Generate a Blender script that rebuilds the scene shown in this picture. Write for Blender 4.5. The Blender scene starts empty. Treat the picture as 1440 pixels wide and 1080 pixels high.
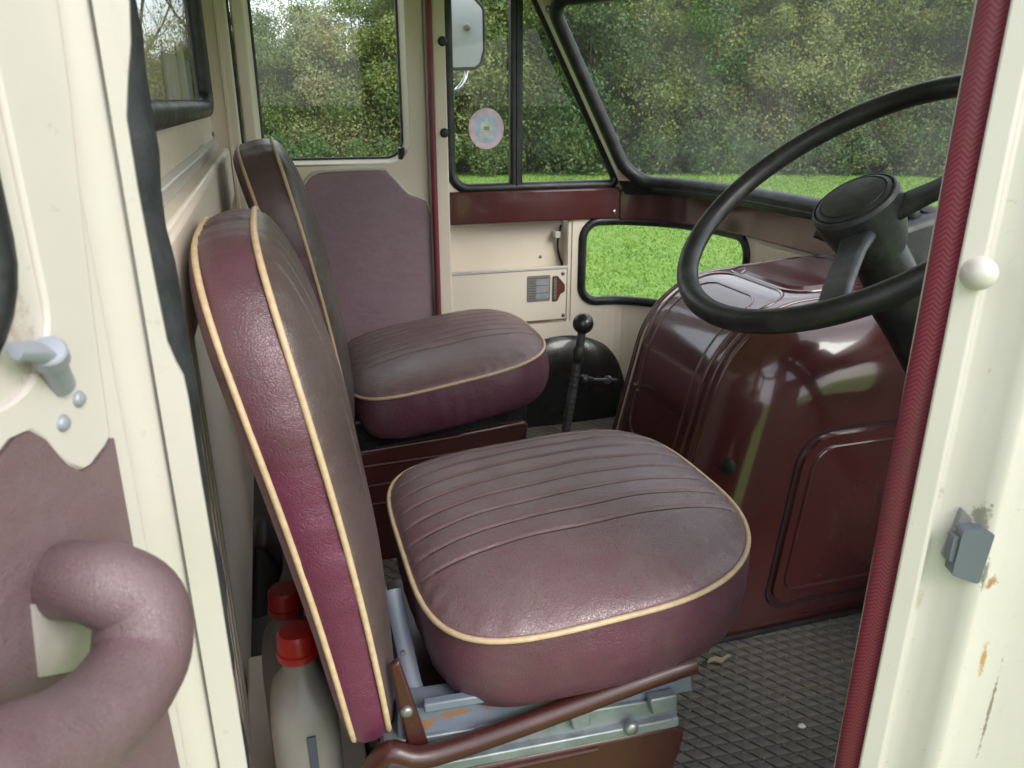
import bpy, bmesh, math, random
import numpy as np
from mathutils import Vector, Matrix
from mathutils.geometry import tessellate_polygon
random.seed(7); rng = np.random.default_rng(7)
S = bpy.context.scene
COL = S.collection
R = math.radians

# ------------------------------------------------------------ camera, world, sun, exposure
YAW, PITCH, CAMH, FPX = R(17), R(20), 1.55, 1088.0
cd = bpy.data.cameras.new('camera'); cam = bpy.data.objects.new('camera', cd); COL.objects.link(cam)
cam.location = (0, 0, CAMH); cam.rotation_euler = (R(90) - PITCH, 0, -YAW)
cd.sensor_width = 36; cd.lens = 36 * FPX / 1440; cd.clip_start = .02; cd.clip_end = 2000
cd.dof.use_dof = True; cd.dof.focus_distance = 1.25; cd.dof.aperture_fstop = 15
S.camera = cam
S.render.resolution_x, S.render.resolution_y = 1024, 768
SUN_EL, SUN_AZ = 36, 150          # azimuth from +Y towards +X: behind the camera, veiled by thin cloud
W = bpy.data.worlds.new('World'); S.world = W; W.use_nodes = True
wn, wl = W.node_tree.nodes, W.node_tree.links
bg = wn['Background']; bg.inputs['Strength'].default_value = .12
sky = wn.new('ShaderNodeTexSky'); sky.sky_type = 'NISHITA'; sky.sun_disc = False
sky.sun_elevation = R(SUN_EL); sky.sun_rotation = R(SUN_AZ); sky.dust_density = 2.5; sky.air_density = 1.0
tc = wn.new('ShaderNodeTexCoord'); mp = wn.new('ShaderNodeMapping'); mp.inputs['Scale'].default_value = (1, 1, 2.6)
nz = wn.new('ShaderNodeTexNoise'); nz.inputs['Scale'].default_value = 2.3; nz.inputs['Detail'].default_value = 7; nz.inputs['Roughness'].default_value = .6
cr = wn.new('ShaderNodeValToRGB'); cr.color_ramp.elements[0].position = .36; cr.color_ramp.elements[1].position = .56
cr.color_ramp.elements[0].color = (.25, .25, .25, 1); cr.color_ramp.elements[1].color = (.95, .95, .95, 1)
mx = wn.new('ShaderNodeMix'); mx.data_type = 'RGBA'; mx.inputs[7].default_value = (8.2, 8.5, 9.0, 1)
wl.new(tc.outputs['Generated'], mp.inputs[0]); wl.new(mp.outputs[0], nz.inputs['Vector']); wl.new(nz.outputs[0], cr.inputs[0])
wl.new(cr.outputs[0], mx.inputs[0]); wl.new(sky.outputs[0], mx.inputs[6]); wl.new(mx.outputs[2], bg.inputs[0])
ld = bpy.data.lights.new('sun', 'SUN'); ld.energy = 1.0; ld.angle = R(30); ld.color = (1, .975, .94)
sun = bpy.data.objects.new('sun', ld); COL.objects.link(sun)
_sd = Vector((math.sin(R(SUN_AZ)) * math.cos(R(SUN_EL)), math.cos(R(SUN_AZ)) * math.cos(R(SUN_EL)), math.sin(R(SUN_EL))))
sun.rotation_euler = _sd.to_track_quat('Z', 'Y').to_euler(); sun.location = (0, -3, 8)
cy = S.cycles; cy.max_bounces = 6; cy.diffuse_bounces = 4; cy.glossy_bounces = 3; cy.transmission_bounces = 4; cy.transparent_max_bounces = 10
cy.caustics_reflective = False; cy.caustics_refractive = False; cy.use_adaptive_sampling = True; cy.adaptive_threshold = .025
S.view_settings.view_transform = 'Standard'; S.view_settings.look = 'None'
S.view_settings.exposure = 1.22; S.view_settings.gamma = 1.0; S.view_settings.use_curve_mapping = False

# ------------------------------------------------------------ measuring: a photo pixel (1440x1080) plus one known coordinate gives a place in metres
_f = Vector((math.sin(YAW) * math.cos(PITCH), math.cos(YAW) * math.cos(PITCH), -math.sin(PITCH)))
_r = Vector((math.cos(YAW), -math.sin(YAW), 0)); _u = _r.cross(_f); _C = Vector((0, 0, CAMH))
def at(px, py, X=None, Y=None, Z=None):
    d = _r * (px - 720) / FPX - _u * (py - 540) / FPX + _f
    for i, v in enumerate((X, Y, Z)):
        if v is not None: return _C + d * ((v - _C[i]) / d[i])

# ------------------------------------------------------------ materials
MATS = {}
def nodes(name):
    m = bpy.data.materials.new(name); m.use_nodes = True; MATS[name] = m
    return m, m.node_tree.nodes, m.node_tree.links, m.node_tree.nodes['Principled BSDF']
def ramp(n, l, src, p0, p1, c0=0, c1=1):
    r = n.new('ShaderNodeMapRange'); l.new(src, r.inputs[0])
    r.inputs[1].default_value = p0; r.inputs[2].default_value = p1; r.inputs[3].default_value = c0; r.inputs[4].default_value = c1
    return r.outputs[0]
def noise(n, l, co, scale, detail=4, rough=.55, stretch=None):
    t = n.new('ShaderNodeTexNoise'); t.inputs['Scale'].default_value = scale; t.inputs['Detail'].default_value = detail; t.inputs['Roughness'].default_value = rough
    if stretch:
        mpn = n.new('ShaderNodeMapping'); mpn.inputs['Scale'].default_value = stretch; l.new(co, mpn.inputs[0]); co = mpn.outputs[0]
    l.new(co, t.inputs['Vector']); return t.outputs['Fac']
def mixc(n, l, fac, a, b):
    m = n.new('ShaderNodeMix'); m.data_type = 'RGBA'
    if isinstance(fac, (int, float)): m.inputs[0].default_value = fac
    else: l.new(fac, m.inputs[0])
    for i, c in ((6, a), (7, b)):
        if isinstance(c, tuple): m.inputs[i].default_value = (*c, 1)
        else: l.new(c, m.inputs[i])
    return m.outputs[2]
def math_(n, l, op, a, b=None, c=None):
    m = n.new('ShaderNodeMath'); m.operation = op
    for i, v in enumerate((a, b, c)):
        if v is None: continue
        if isinstance(v, (int, float)): m.inputs[i].default_value = v
        else: l.new(v, m.inputs[i])
    return m.outputs[0]
def bump(n, l, h, strength, dist, prev=None):
    b = n.new('ShaderNodeBump'); b.inputs['Strength'].default_value = strength; b.inputs['Distance'].default_value = dist
    l.new(h, b.inputs['Height'])
    if prev is not None: l.new(prev, b.inputs['Normal'])
    return b.outputs[0]
def objco(n): return n.new('ShaderNodeTexCoord').outputs['Object']

def paint(name, base, alt, rough=.35, coat=.3, dirt=(.25, .19, .12), dirt_amt=.25, orange=.15, scale=3.0, spots=()):
    m, n, l, p = nodes(name); co = objco(n)
    c = mixc(n, l, ramp(n, l, noise(n, l, co, scale, 5), .35, .65), base, alt)
    sp = ramp(n, l, noise(n, l, co, 90, 3, .7), .66, .74, 0, dirt_amt)
    c = mixc(n, l, sp, c, dirt)
    st = math_(n, l, 'MULTIPLY', ramp(n, l, noise(n, l, co, 1, 6, .65, (40, 40, 5)), .6, .8, 0, dirt_amt * .9), ramp(n, l, noise(n, l, co, 7, 3), .45, .65))
    c = mixc(n, l, st, c, dirt)
    for (q, rad, colr, amt) in spots:      # rust and grime stains at places of their own
        vm = n.new('ShaderNodeVectorMath'); vm.operation = 'SUBTRACT'; l.new(co, vm.inputs[0]); vm.inputs[1].default_value = q
        vd = n.new('ShaderNodeVectorMath'); vd.operation = 'DIVIDE'; l.new(vm.outputs[0], vd.inputs[0]); vd.inputs[1].default_value = rad
        vl = n.new('ShaderNodeVectorMath'); vl.operation = 'LENGTH'; l.new(vd.outputs[0], vl.inputs[0])
        dd_ = math_(n, l, 'ADD', vl.outputs['Value'], ramp(n, l, noise(n, l, co, 160, 5, .7), .2, .8, -.9, .9))
        c = mixc(n, l, ramp(n, l, dd_, .55, 1.1, amt, 0), c, colr)
    l.new(c, p.inputs['Base Color'])
    l.new(ramp(n, l, noise(n, l, co, 14, 5), .3, .7, rough * .75, rough * 1.3), p.inputs['Roughness'])
    p.inputs['Coat Weight'].default_value = coat; p.inputs['Coat Roughness'].default_value = .08
    h = bump(n, l, noise(n, l, co, 220, 2), orange, .0006)
    h = bump(n, l, noise(n, l, co, 11, 3), .12, .006, h)
    l.new(h, p.inputs['Normal']); return m
paint('cream', (.565, .525, .49), (.53, .49, .45), .36, .25)
_q = lambda x, y, Y: tuple(at(x, y, Y=Y))
paint('cream_jamb', (.54, .505, .468), (.495, .46, .42), .38, .25, dirt_amt=.4, spots=[
    (_q(1404, 826, .415), (.010, .02, .006), (.30, .13, .04), .95), (_q(1388, 935, .418), (.003, .02, .018), (.38, .19, .05), .9), (_q(1391, 1000, .418), (.0016, .02, .050), (.16, .12, .08), .8),
    (_q(1384, 805, .42), (.006, .02, .014), (.10, .09, .08), .85), (_q(1386, 735, .42), (.005, .02, .016), (.14, .13, .11), .8), (_q(1345, 705, .43), (.008, .02, .008), (.20, .17, .13), .6),
    (_q(1300, 850, .44), (.004, .02, .012), (.33, .28, .20), .5), (_q(1330, 300, .44), (.004, .02, .01), (.40, .36, .30), .5)])
paint('cream_door', (.565, .525, .49), (.52, .48, .44), .36, .25, dirt_amt=.3, spots=[
    (_q(30, 525, .39), (.012, .02, .010), (.34, .24, .14), .55), (_q(22, 460, .38), (.006, .012, .03), (.30, .20, .12), .45), (_q(62, 545, .40), (.006, .01, .006), (.28, .2, .14), .5)])
paint('cream_lifted', (.80, .71, .60), (.75, .66, .55), .45, .1, dirt_amt=.18)  # same cream paint, lightened to make up for the dim light in the cab
paint('maroon_gloss', (.088, .024, .024), (.076, .021, .021), .20, 1.0, (.16, .10, .08), .45, .08)
paint('maroon_flat', (.055, .012, .011), (.045, .011, .010), .38, .2, (.16, .07, .04), .5, .2)
paint('black_gloss', (.010, .010, .011), (.016, .016, .016), .28, .4, (.06, .055, .05), .2, .2)
paint('grey_steel', (.155, .185, .235), (.125, .145, .185), .45, .1, (.20, .075, .03), .9, .25, 9, spots=[(tuple(at(x, y, Y=.674)), (rx, .03, rz), (.24, .11, .045), .9) for x, y, rx, rz in ((600, 1018, .012, .008), (640, 1003, .022, .005), (690, 990, .012, .006), (760, 968, .02, .003), (575, 920, .006, .014), (900, 950, .012, .003))])
paint('galvanised', (.30, .33, .35), (.20, .23, .24), .5, 0, (.12, .06, .03), .5, .3, 30)
MATS['galvanised'].node_tree.nodes['Principled BSDF'].inputs['Metallic'].default_value = .6
paint('zinc', (.36, .38, .43), (.31, .33, .38), .42, 0, (.2, .2, .2), .2, .1)
MATS['zinc'].node_tree.nodes['Principled BSDF'].inputs['Metallic'].default_value = .35
paint('striker_metal', (.115, .130, .155), (.09, .10, .12), .4, 0, (.05, .05, .05), .5, .2)
paint('mirror_back', (.58, .63, .70), (.54, .59, .66), .4, .2)

def rubber(name, base, rough=.5, bmp=.25):
    m, n, l, p = nodes(name); co = objco(n)
    c = mixc(n, l, ramp(n, l, noise(n, l, co, 25, 6, .7), .45, .75), base, tuple(min(1, b * 2.2 + .012) for b in base))
    l.new(c, p.inputs['Base Color']); l.new(ramp(n, l, noise(n, l, co, 30, 4), .3, .7, rough * .8, rough * 1.25), p.inputs['Roughness'])
    l.new(bump(n, l, noise(n, l, co, 300, 4), bmp, .001), p.inputs['Normal']); return m
rubber('rubber', (.010, .010, .012), .42)
rubber('black_plastic', (.014, .014, .015), .40, .15)
rubber('old_plastic', (.028, .029, .031), .45, .3)
rubber('curtain', (.012, .013, .016), .62, .5)
def mat_rubber():
    m, n, l, p = nodes('mat_rubber'); co = objco(n)
    c = mixc(n, l, ramp(n, l, noise(n, l, co, 7, 6, .7), .42, .66), (.085, .084, .083), (.20, .18, .16))
    c = mixc(n, l, ramp(n, l, noise(n, l, co, 2.6, 6, .75), .44, .62, 0, .75), c, (.24, .215, .185))
    c = mixc(n, l, ramp(n, l, noise(n, l, co, 160, 3, .7), .60, .74, 0, .7), c, (.30, .27, .23))
    l.new(c, p.inputs['Base Color']); l.new(ramp(n, l, noise(n, l, co, 5, 5, .7), .35, .65, .38, .75), p.inputs['Roughness'])
    l.new(bump(n, l, noise(n, l, co, 260, 4), .4, .001), p.inputs['Normal'])
mat_rubber()

def vinyl(name, fresh, worn, grain=270, lo=.38, hi=.68, rough=.42, zr=None):
    m, n, l, p = nodes(name); co = objco(n)
    w = noise(n, l, co, 3.2, 5, .6)
    w2 = noise(n, l, co, 26, 5, .65)
    f = math_(n, l, 'ADD', math_(n, l, 'MULTIPLY', w, .75), math_(n, l, 'MULTIPLY', w2, .25))
    if zr:                      # sun-bleached and rubbed parts: a wear map that belongs to the vinyl itself
        ax, v0, v1, amt = zr
        sx = n.new('ShaderNodeSeparateXYZ'); l.new(co, sx.inputs[0])
        f = math_(n, l, 'ADD', f, ramp(n, l, sx.outputs[ax], v0, v1, -amt, amt))
    c = mixc(n, l, ramp(n, l, f, lo, hi), fresh, worn)
    vor = n.new('ShaderNodeTexVoronoi'); vor.feature = 'DISTANCE_TO_EDGE'; vor.inputs['Scale'].default_value = grain
    wob = n.new('ShaderNodeTexNoise'); wob.inputs['Scale'].default_value = 60
    l.new(co, wob.inputs['Vector'])
    va = n.new('ShaderNodeVectorMath'); va.operation = 'MULTIPLY_ADD'; l.new(wob.outputs['Color'], va.inputs[0]); va.inputs[1].default_value = (.012, .012, .012); l.new(co, va.inputs[2])
    l.new(va.outputs[0], vor.inputs['Vector'])
    crk = ramp(n, l, vor.outputs['Distance'], 0, .12)
    c = mixc(n, l, ramp(n, l, vor.outputs['Distance'], 0, .10, .35, 0), c, tuple(x * .5 for x in fresh))
    sc = ramp(n, l, noise(n, l, co, 140, 4, .75), .70, .78, 0, .45)
    c = mixc(n, l, sc, c, (.30, .22, .22))
    l.new(c, p.inputs['Base Color'])
    l.new(ramp(n, l, f, .3, .7, rough * 1.12, rough * .88), p.inputs['Roughness'])
    p.inputs['Specular IOR Level'].default_value = .7
    v2 = n.new('ShaderNodeTexVoronoi'); v2.feature = 'DISTANCE_TO_EDGE'; v2.inputs['Scale'].default_value = grain * .62
    l.new(va.outputs[0], v2.inputs['Vector'])
    crease = math_(n, l, 'MULTIPLY', ramp(n, l, v2.outputs['Distance'], 0, .10), ramp(n, l, noise(n, l, co, 14, 4, .6), .40, .62))
    h = bump(n, l, crk, .26, .0010)
    h = bump(n, l, crease, .24, .0012, h)
    h = bump(n, l, noise(n, l, co, 70, 5, .7), .17, .004, h)
    h = bump(n, l, noise(n, l, co, 8, 3, .5, (1, 1, 2.0)), .35, .014, h)
    l.new(h, p.inputs['Normal']); return m
vinyl('vinyl_seat', (.160, .070, .086), (.200, .140, .142), lo=.36, hi=.60, rough=.30)
vinyl('vinyl_back', (.118, .016, .054), (.108, .066, .070), zr=(2, 1.08, 1.42, .20))
vinyl('vinyl_border', (.108, .026, .054), (.112, .058, .070), lo=.40, hi=.66, rough=.40)
vinyl('vinyl_front', (.092, .060, .058), (.076, .058, .053), rough=.38)
vinyl('vinyl_card', (.28, .175, .215), (.33, .235, .27), 420, rough=.6)
vinyl('vinyl_door', (.115, .045, .058), (.165, .112, .118), 520, .32, .62, .48)

def simple(name, base, rough=.5, metal=0, bmp=0, sc=200):
    m, n, l, p = nodes(name); co = objco(n)
    c = mixc(n, l, ramp(n, l, noise(n, l, co, sc * .2, 5), .35, .65), base, tuple(b * .8 for b in base))
    l.new(c, p.inputs['Base Color']); p.inputs['Roughness'].default_value = rough; p.inputs['Metallic'].default_value = metal
    if bmp: l.new(bump(n, l, noise(n, l, co, sc, 3), bmp, .001), p.inputs['Normal'])
    return m
simple('piping', (.62, .46, .29), .5, 0, .3, 500)
simple('stitch', (.055, .028, .028), .8)
simple('chrome', (.6, .6, .62), .15, 1)
simple('steel', (.35, .35, .36), .4, .8, .3)
simple('screw', (.25, .26, .28), .35, .8)
simple('red_cap', (.34, .008, .012), .35)
simple('bottle', (.20, .19, .18), .42, 0, .2, 40)
simple('bottle_line', (.05, .065, .10), .5)
simple('dark_bag', (.010, .011, .012), .5, 0, .6, 60)
simple('groove_shade', (.02, .02, .02), .8)
simple('sticker_pink', (.88, .74, .82), .4)
simple('sticker_blue', (.68, .76, .88), .4)
simple('sticker_cream', (.86, .85, .82), .4)
simple('sticker_grey', (.33, .34, .36), .4)
for k_ in ('sticker_pink', 'sticker_blue', 'sticker_cream'):
    n_, l_ = MATS[k_].node_tree.nodes, MATS[k_].node_tree.links; b_ = n_['Principled BSDF']; t_ = n_.new('ShaderNodeBsdfTranslucent'); m_s = n_.new('ShaderNodeMixShader'); m_s.inputs[0].default_value = .6
    l_.new(b_.inputs['Base Color'].links[0].from_socket, t_.inputs[0]); l_.new(b_.outputs[0], m_s.inputs[1]); l_.new(t_.outputs[0], m_s.inputs[2]); l_.new(m_s.outputs[0], n_['Material Output'].inputs[0])
simple('plate_grey', (.30, .29, .29), .4, .3, .3, 900)
simple('plate_brown', (.13, .045, .025), .45, .1, .3, 500)
simple('plate_ink', (.14, .13, .13), .5)
simple('plain_white', (.74, .74, .72), .6)
simple('recess_grey', (.47, .44, .40), .5)
simple('rust', (.28, .10, .025), .8, 0, .5)

def windlace():
    m, n, l, p = nodes('windlace')
    uv = n.new('ShaderNodeUVMap'); sx = n.new('ShaderNodeSeparateXYZ'); l.new(uv.outputs[0], sx.inputs[0])
    co = objco(n)
    zig = math_(n, l, 'PINGPONG', math_(n, l, 'MULTIPLY', sx.outputs[0], 15.0), 1.0)
    ph = math_(n, l, 'ADD', math_(n, l, 'MULTIPLY', sx.outputs[1], 1500.0), math_(n, l, 'MULTIPLY', zig, 7.5))
    s = math_(n, l, 'SINE', ph)
    fr = ramp(n, l, s, -.6, .9)
    c = mixc(n, l, fr, (.175, .017, .038), (.285, .050, .080))
    c = mixc(n, l, ramp(n, l, noise(n, l, co, 12, 5, .7, (1, 1, .4)), .45, .72, 0, .8), c, (.13, .045, .052))
    l.new(c, p.inputs['Base Color']); p.inputs['Roughness'].default_value = .5
    l.new(bump(n, l, s, .06, .0005), p.inputs['Normal'])
windlace()

def glass(name, dust_haze=.03, tint=(.93, .96, .94)):
    m = bpy.data.materials.new(name); m.use_nodes = True; MATS[name] = m
    n, l = m.node_tree.nodes, m.node_tree.links; n.clear()
    out = n.new('ShaderNodeOutputMaterial'); tr = n.new('ShaderNodeBsdfTransparent'); tr.inputs[0].default_value = (*tint, 1)
    gl = n.new('ShaderNodeBsdfGlossy'); gl.inputs['Roughness'].default_value = .012
    lw = n.new('ShaderNodeLayerWeight'); lw.inputs[0].default_value = .5
    fr = math_(n, l, 'ADD', math_(n, l, 'MULTIPLY', math_(n, l, 'POWER', lw.outputs['Facing'], 5.0), .85), .03)
    m1 = n.new('ShaderNodeMixShader'); l.new(fr, m1.inputs[0]); l.new(tr.outputs[0], m1.inputs[1]); l.new(gl.outputs[0], m1.inputs[2])
    df = n.new('ShaderNodeBsdfTranslucent'); df.inputs[0].default_value = (.6, .6, .58, 1)
    dd = n.new('ShaderNodeBsdfDiffuse'); dd.inputs[0].default_value = (.6, .6, .58, 1)
    m0 = n.new('ShaderNodeMixShader'); l.new(df.outputs[0], m0.inputs[1]); l.new(dd.outputs[0], m0.inputs[2])
    co = objco(n)
    d = math_(n, l, 'MULTIPLY', ramp(n, l, noise(n, l, co, 2.2, 6, .65, (.7, 1.2, 1.0)), .35, .75, .15, 1.0), dust_haze)
    sp = ramp(n, l, noise(n, l, co, 130, 3, .7), .70, .80, 0, dust_haze * 2)
    m2 = n.new('ShaderNodeMixShader'); l.new(math_(n, l, 'ADD', d, sp), m2.inputs[0]); l.new(m1.outputs[0], m2.inputs[1]); l.new(m0.outputs[0], m2.inputs[2])
    l.new(m2.outputs[0], out.inputs[0])
glass('glass', .05); glass('glass_screen', .17)  # screen film is thin dust plus a painted veil for reflected light

def leafmat(name, cols):
    m, n, l, p = nodes(name)
    a = n.new('ShaderNodeAttribute'); a.attribute_name = 'tint'
    oi = n.new('ShaderNodeObjectInfo')
    co = objco(n)
    f = math_(n, l, 'ADD', math_(n, l, 'MULTIPLY', a.outputs['Fac'], .72), math_(n, l, 'MULTIPLY', oi.outputs['Random'], .26))
    f = math_(n, l, 'ADD', f, ramp(n, l, noise(n, l, co, 1.1, 3), .3, .7, -.22, .22))
    r = n.new('ShaderNodeValToRGB'); e = r.color_ramp.elements
    for i, (pos, c) in enumerate(cols):
        el = e[i] if i < 2 else e.new(pos)
        el.position = pos; el.color = (*c, 1)
    l.new(f, r.inputs[0])
    l.new(r.outputs[0], p.inputs['Base Color']); p.inputs['Roughness'].default_value = .5
    tl = n.new('ShaderNodeBsdfTranslucent'); l.new(r.outputs[0], tl.inputs[0])
    ms = n.new('ShaderNodeMixShader'); ms.inputs[0].default_value = .35
    l.new(p.outputs[0], ms.inputs[1]); l.new(tl.outputs[0], ms.inputs[2]); l.new(ms.outputs[0], n['Material Output'].inputs[0])
leafmat('leaf_hedge', [(0.0, (0.067, 0.119, 0.032)), (1, (0.382, 0.251, 0.095)), (0.35, (0.128, 0.188, 0.044)), (0.62, (0.207, 0.258, 0.06)), (0.84, (0.292, 0.295, 0.087))])
leafmat('leaf_dark', [(0.0, (0.037, 0.083, 0.027)), (1, (0.213, 0.239, 0.06)), (0.5, (0.079, 0.151, 0.04))])
leafmat('leaf_pale', [(0.0, (0.126, 0.162, 0.048)), (1, (0.406, 0.26, 0.123)), (0.45, (0.231, 0.254, 0.082)), (0.75, (0.29, 0.292, 0.116))])
leafmat('leaf_fresh', [(0.0, (0.049, 0.132, 0.032)), (1, (0.191, 0.251, 0.056)), (0.5, (0.091, 0.188, 0.041))])
leafmat('leaf_fallen', [(.0, (.22, .15, .04)), (1, (.5, .42, .22)), (.5, (.36, .30, .10))])
leafmat('blade', [(.0, (.11, .22, .03)), (1, (.36, .42, .10)), (.4, (.18, .32, .045)), (.75, (.25, .38, .06))])
simple('bark', (.070, .052, .038), .9, 0, .8, 60)
def lawn():
    m, n, l, p = nodes('lawn'); co = objco(n)
    c = mixc(n, l, ramp(n, l, noise(n, l, co, .6, 6, .6), .35, .65), (.15, .28, .04), (.19, .32, .05))
    c = mixc(n, l, ramp(n, l, noise(n, l, co, 30, 5, .7), .5, .7, 0, .7), c, (.045, .10, .014))
    c = mixc(n, l, ramp(n, l, noise(n, l, co, 3, 5, .7), .6, .72, 0, .5), c, (.17, .19, .05))
    l.new(c, p.inputs['Base Color']); p.inputs['Roughness'].default_value = .85
    l.new(bump(n, l, noise(n, l, co, 60, 5), .8, .02), p.inputs['Normal'])
lawn()

# ------------------------------------------------------------ mesh helpers
def link(o, parent=None):
    COL.objects.link(o)
    if parent is not None:
        o.parent = parent
        o.matrix_parent_inverse = Matrix.Translation(-origin_of(parent))
    return o
_ORG = {}
def origin_of(o): return _ORG.get(o.name, Vector((0, 0, 0)))
def thing(name, label, cat, loc, group=None, kind=None):
    o = bpy.data.objects.new(name, None); COL.objects.link(o); o.location = loc; o.empty_display_size = .05
    _ORG[o.name] = Vector(loc); tag(o, label, cat, group, kind); return o
def tag(o, label=None, cat=None, group=None, kind=None):
    if label: o['label'] = label
    if cat: o['category'] = cat
    if group: o['group'] = group
    if kind: o['kind'] = kind
    return o
def M(name, V, F, mat, parent=None, sharp=35, uv=None, smooth=True):
    me = bpy.data.meshes.new(name); me.from_pydata([tuple(v) for v in V], [], [tuple(f) for f in F]); me.validate()
    bm = bmesh.new(); bm.from_mesh(me); bmesh.ops.recalc_face_normals(bm, faces=bm.faces)
    bm.to_mesh(me); bm.free()
    if smooth:
        me.polygons.foreach_set('use_smooth', [True] * len(me.polygons))
        if sharp: me.set_sharp_from_angle(angle=R(sharp))
    me.materials.append(MATS[mat]); me.update()
    return link(bpy.data.objects.new(name, me), parent)
def bev(o, w, seg=2, ang=35):
    b = o.modifiers.new('bevel', 'BEVEL'); b.width = w; b.segments = seg; b.limit_method = 'ANGLE'; b.angle_limit = R(ang); return o
def prism(name, poly, ext, mat, parent=None, bw=.003, seg=2):
    """poly: list of 3D points (planar), ext: extrusion vector"""
    n = len(poly); e = Vector(ext)
    V = [Vector(p) for p in poly] + [Vector(p) + e for p in poly]
    F = [list(range(n)), list(range(2 * n - 1, n - 1, -1))] + [[i, (i + 1) % n, n + (i + 1) % n, n + i] for i in range(n)]
    o = M(name, V, F, mat, parent)
    return bev(o, bw, seg) if bw else o
def box(name, x0, x1, y0, y1, z0, z1, mat, parent=None, bw=.003, seg=2):
    return prism(name, [(x0, y0, z0), (x1, y0, z0), (x1, y1, z0), (x0, y1, z0)], (0, 0, z1 - z0), mat, parent, bw, seg)
def rpoly(pts, r, seg=6):
    """rounded 2D polygon; r a number or list"""
    out = []; n = len(pts)
    for i in range(n):
        p0, p, p1 = (Vector(pts[(i + k) % n]) for k in (-1, 0, 1)); rr = r[i] if isinstance(r, (list, tuple)) else r
        if rr <= 0: out.append(p); continue
        a, b = (p0 - p), (p1 - p); la, lb = a.length, b.length; a.normalize(); b.normalize()
        ang = a.angle(b); d = min(rr / math.tan(ang / 2), la * .49, lb * .49); rr = d * math.tan(ang / 2)
        c = p + (a + b).normalized() * (rr / math.sin(ang / 2))
        s0, s1 = p + a * d, p + b * d
        v0, v1 = s0 - c, s1 - c
        tot = v0.angle(v1); sgn = 1 if v0.x * v1.y - v0.y * v1.x > 0 else -1
        for k in range(seg + 1):
            t = sgn * tot * k / seg
            out.append(c + Vector((v0.x * math.cos(t) - v0.y * math.sin(t), v0.x * math.sin(t) + v0.y * math.cos(t))))
    return [(q.x, q.y) for q in out]
def plate(name, outer, holes, fn, thick, mat, parent=None, bw=.002):
    """flat sheet with holes; fn(u, v, w) -> world point, w through the thickness"""
    loops = [outer] + holes
    tri = tessellate_polygon([[Vector((u, v, 0)) for u, v in lp] for lp in loops])
    P = [q for lp in loops for q in lp]; n = len(P)
    V = [fn(u, v, 0) for u, v in P] + [fn(u, v, thick) for u, v in P]
    F = [list(t) for t in tri] + [[n + i for i in reversed(t)] for t in tri]
    k = 0
    for lp in loops:
        m = len(lp)
        for i in range(m): F.append([k + i, k + (i + 1) % m, n + k + (i + 1) % m, n + k + i])
        k += m
    o = M(name, V, F, mat, parent)
    return o
def spline(pts, per=6, closed=False):
    P = [Vector(p) for p in pts]; n = len(P); out = []
    segs = n if closed else n - 1
    for i in range(segs):
        if closed: p0, p1, p2, p3 = P[i - 1], P[i], P[(i + 1) % n], P[(i + 2) % n]
        else: p0, p1, p2, p3 = P[max(i - 1, 0)], P[i], P[i + 1], P[min(i + 2, n - 1)]
        for k in range(per):
            t = k / per
            out.append(.5 * ((2 * p1) + (p2 - p0) * t + (2 * p0 - 5 * p1 + 4 * p2 - p3) * t * t + (3 * p1 - p0 - 3 * p2 + p3) * t ** 3))
    if not closed: out.append(P[-1])
    return out
def sweep(name, path, prof, mat, parent=None, closed=False, up=None, scale=None, caps=True, sharp=40):
    """sweep a closed 2D profile (a along side, b along up) along a path; UV = (around 0..1, metres)"""
    P = [Vector(p) for p in path]; n = len(P); m = len(prof); V = []; L = [0]
    for i in range(1, n): L.append(L[-1] + (P[i] - P[i - 1]).length)
    last = None
    for i in range(n):
        a = P[i - 1] if (i > 0 or closed) else P[i]; b = P[(i + 1) % n] if (i < n - 1 or closed) else P[i]
        t = (b - a).normalized()
        if up is not None: uu = Vector(up)
        else:
            if last is None: last = Vector((0, 0, 1)) if abs(t.z) < .9 else Vector((0, 1, 0))
            uu = last
        s = t.cross(uu).normalized(); w = s.cross(t).normalized(); last = w
        k = scale[i] if scale else 1
        for (x, y) in prof: V.append(P[i] + s * x * k + w * y * k)
    F = []
    for i in range(n if closed else n - 1):
        for j in range(m):
            F.append([i * m + j, i * m + (j + 1) % m, ((i + 1) % n) * m + (j + 1) % m, ((i + 1) % n) * m + j])
    nq = len(F)
    if not closed and caps: F += [list(range(m))[::-1], [(n - 1) * m + j for j in range(m)]]
    o = M(name, V, F, mat, parent, sharp)
    me = o.data; uvl = me.uv_layers.new(name='UVMap')
    for pl in me.polygons:
        js = [v % m for v in pl.vertices]; wrap = max(js) - min(js) > 1
        for li, v in zip(pl.loop_indices, pl.vertices):
            j = v % m; u = (1.0 if (wrap and j == 0) else j / m)
            uvl.data[li].uv = (u, L[v // m])
    return o
def circ(r, seg=12, sx=1, sy=1): return [(r * sx * math.cos(2 * math.pi * k / seg), r * sy * math.sin(2 * math.pi * k / seg)) for k in range(seg)]
def tube(name, path, r, mat, parent=None, closed=False, seg=12, scale=None, sx=1, sy=1, up=None):
    return sweep(name, path, circ(r, seg, sx, sy), mat, parent, closed, up, scale)
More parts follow.
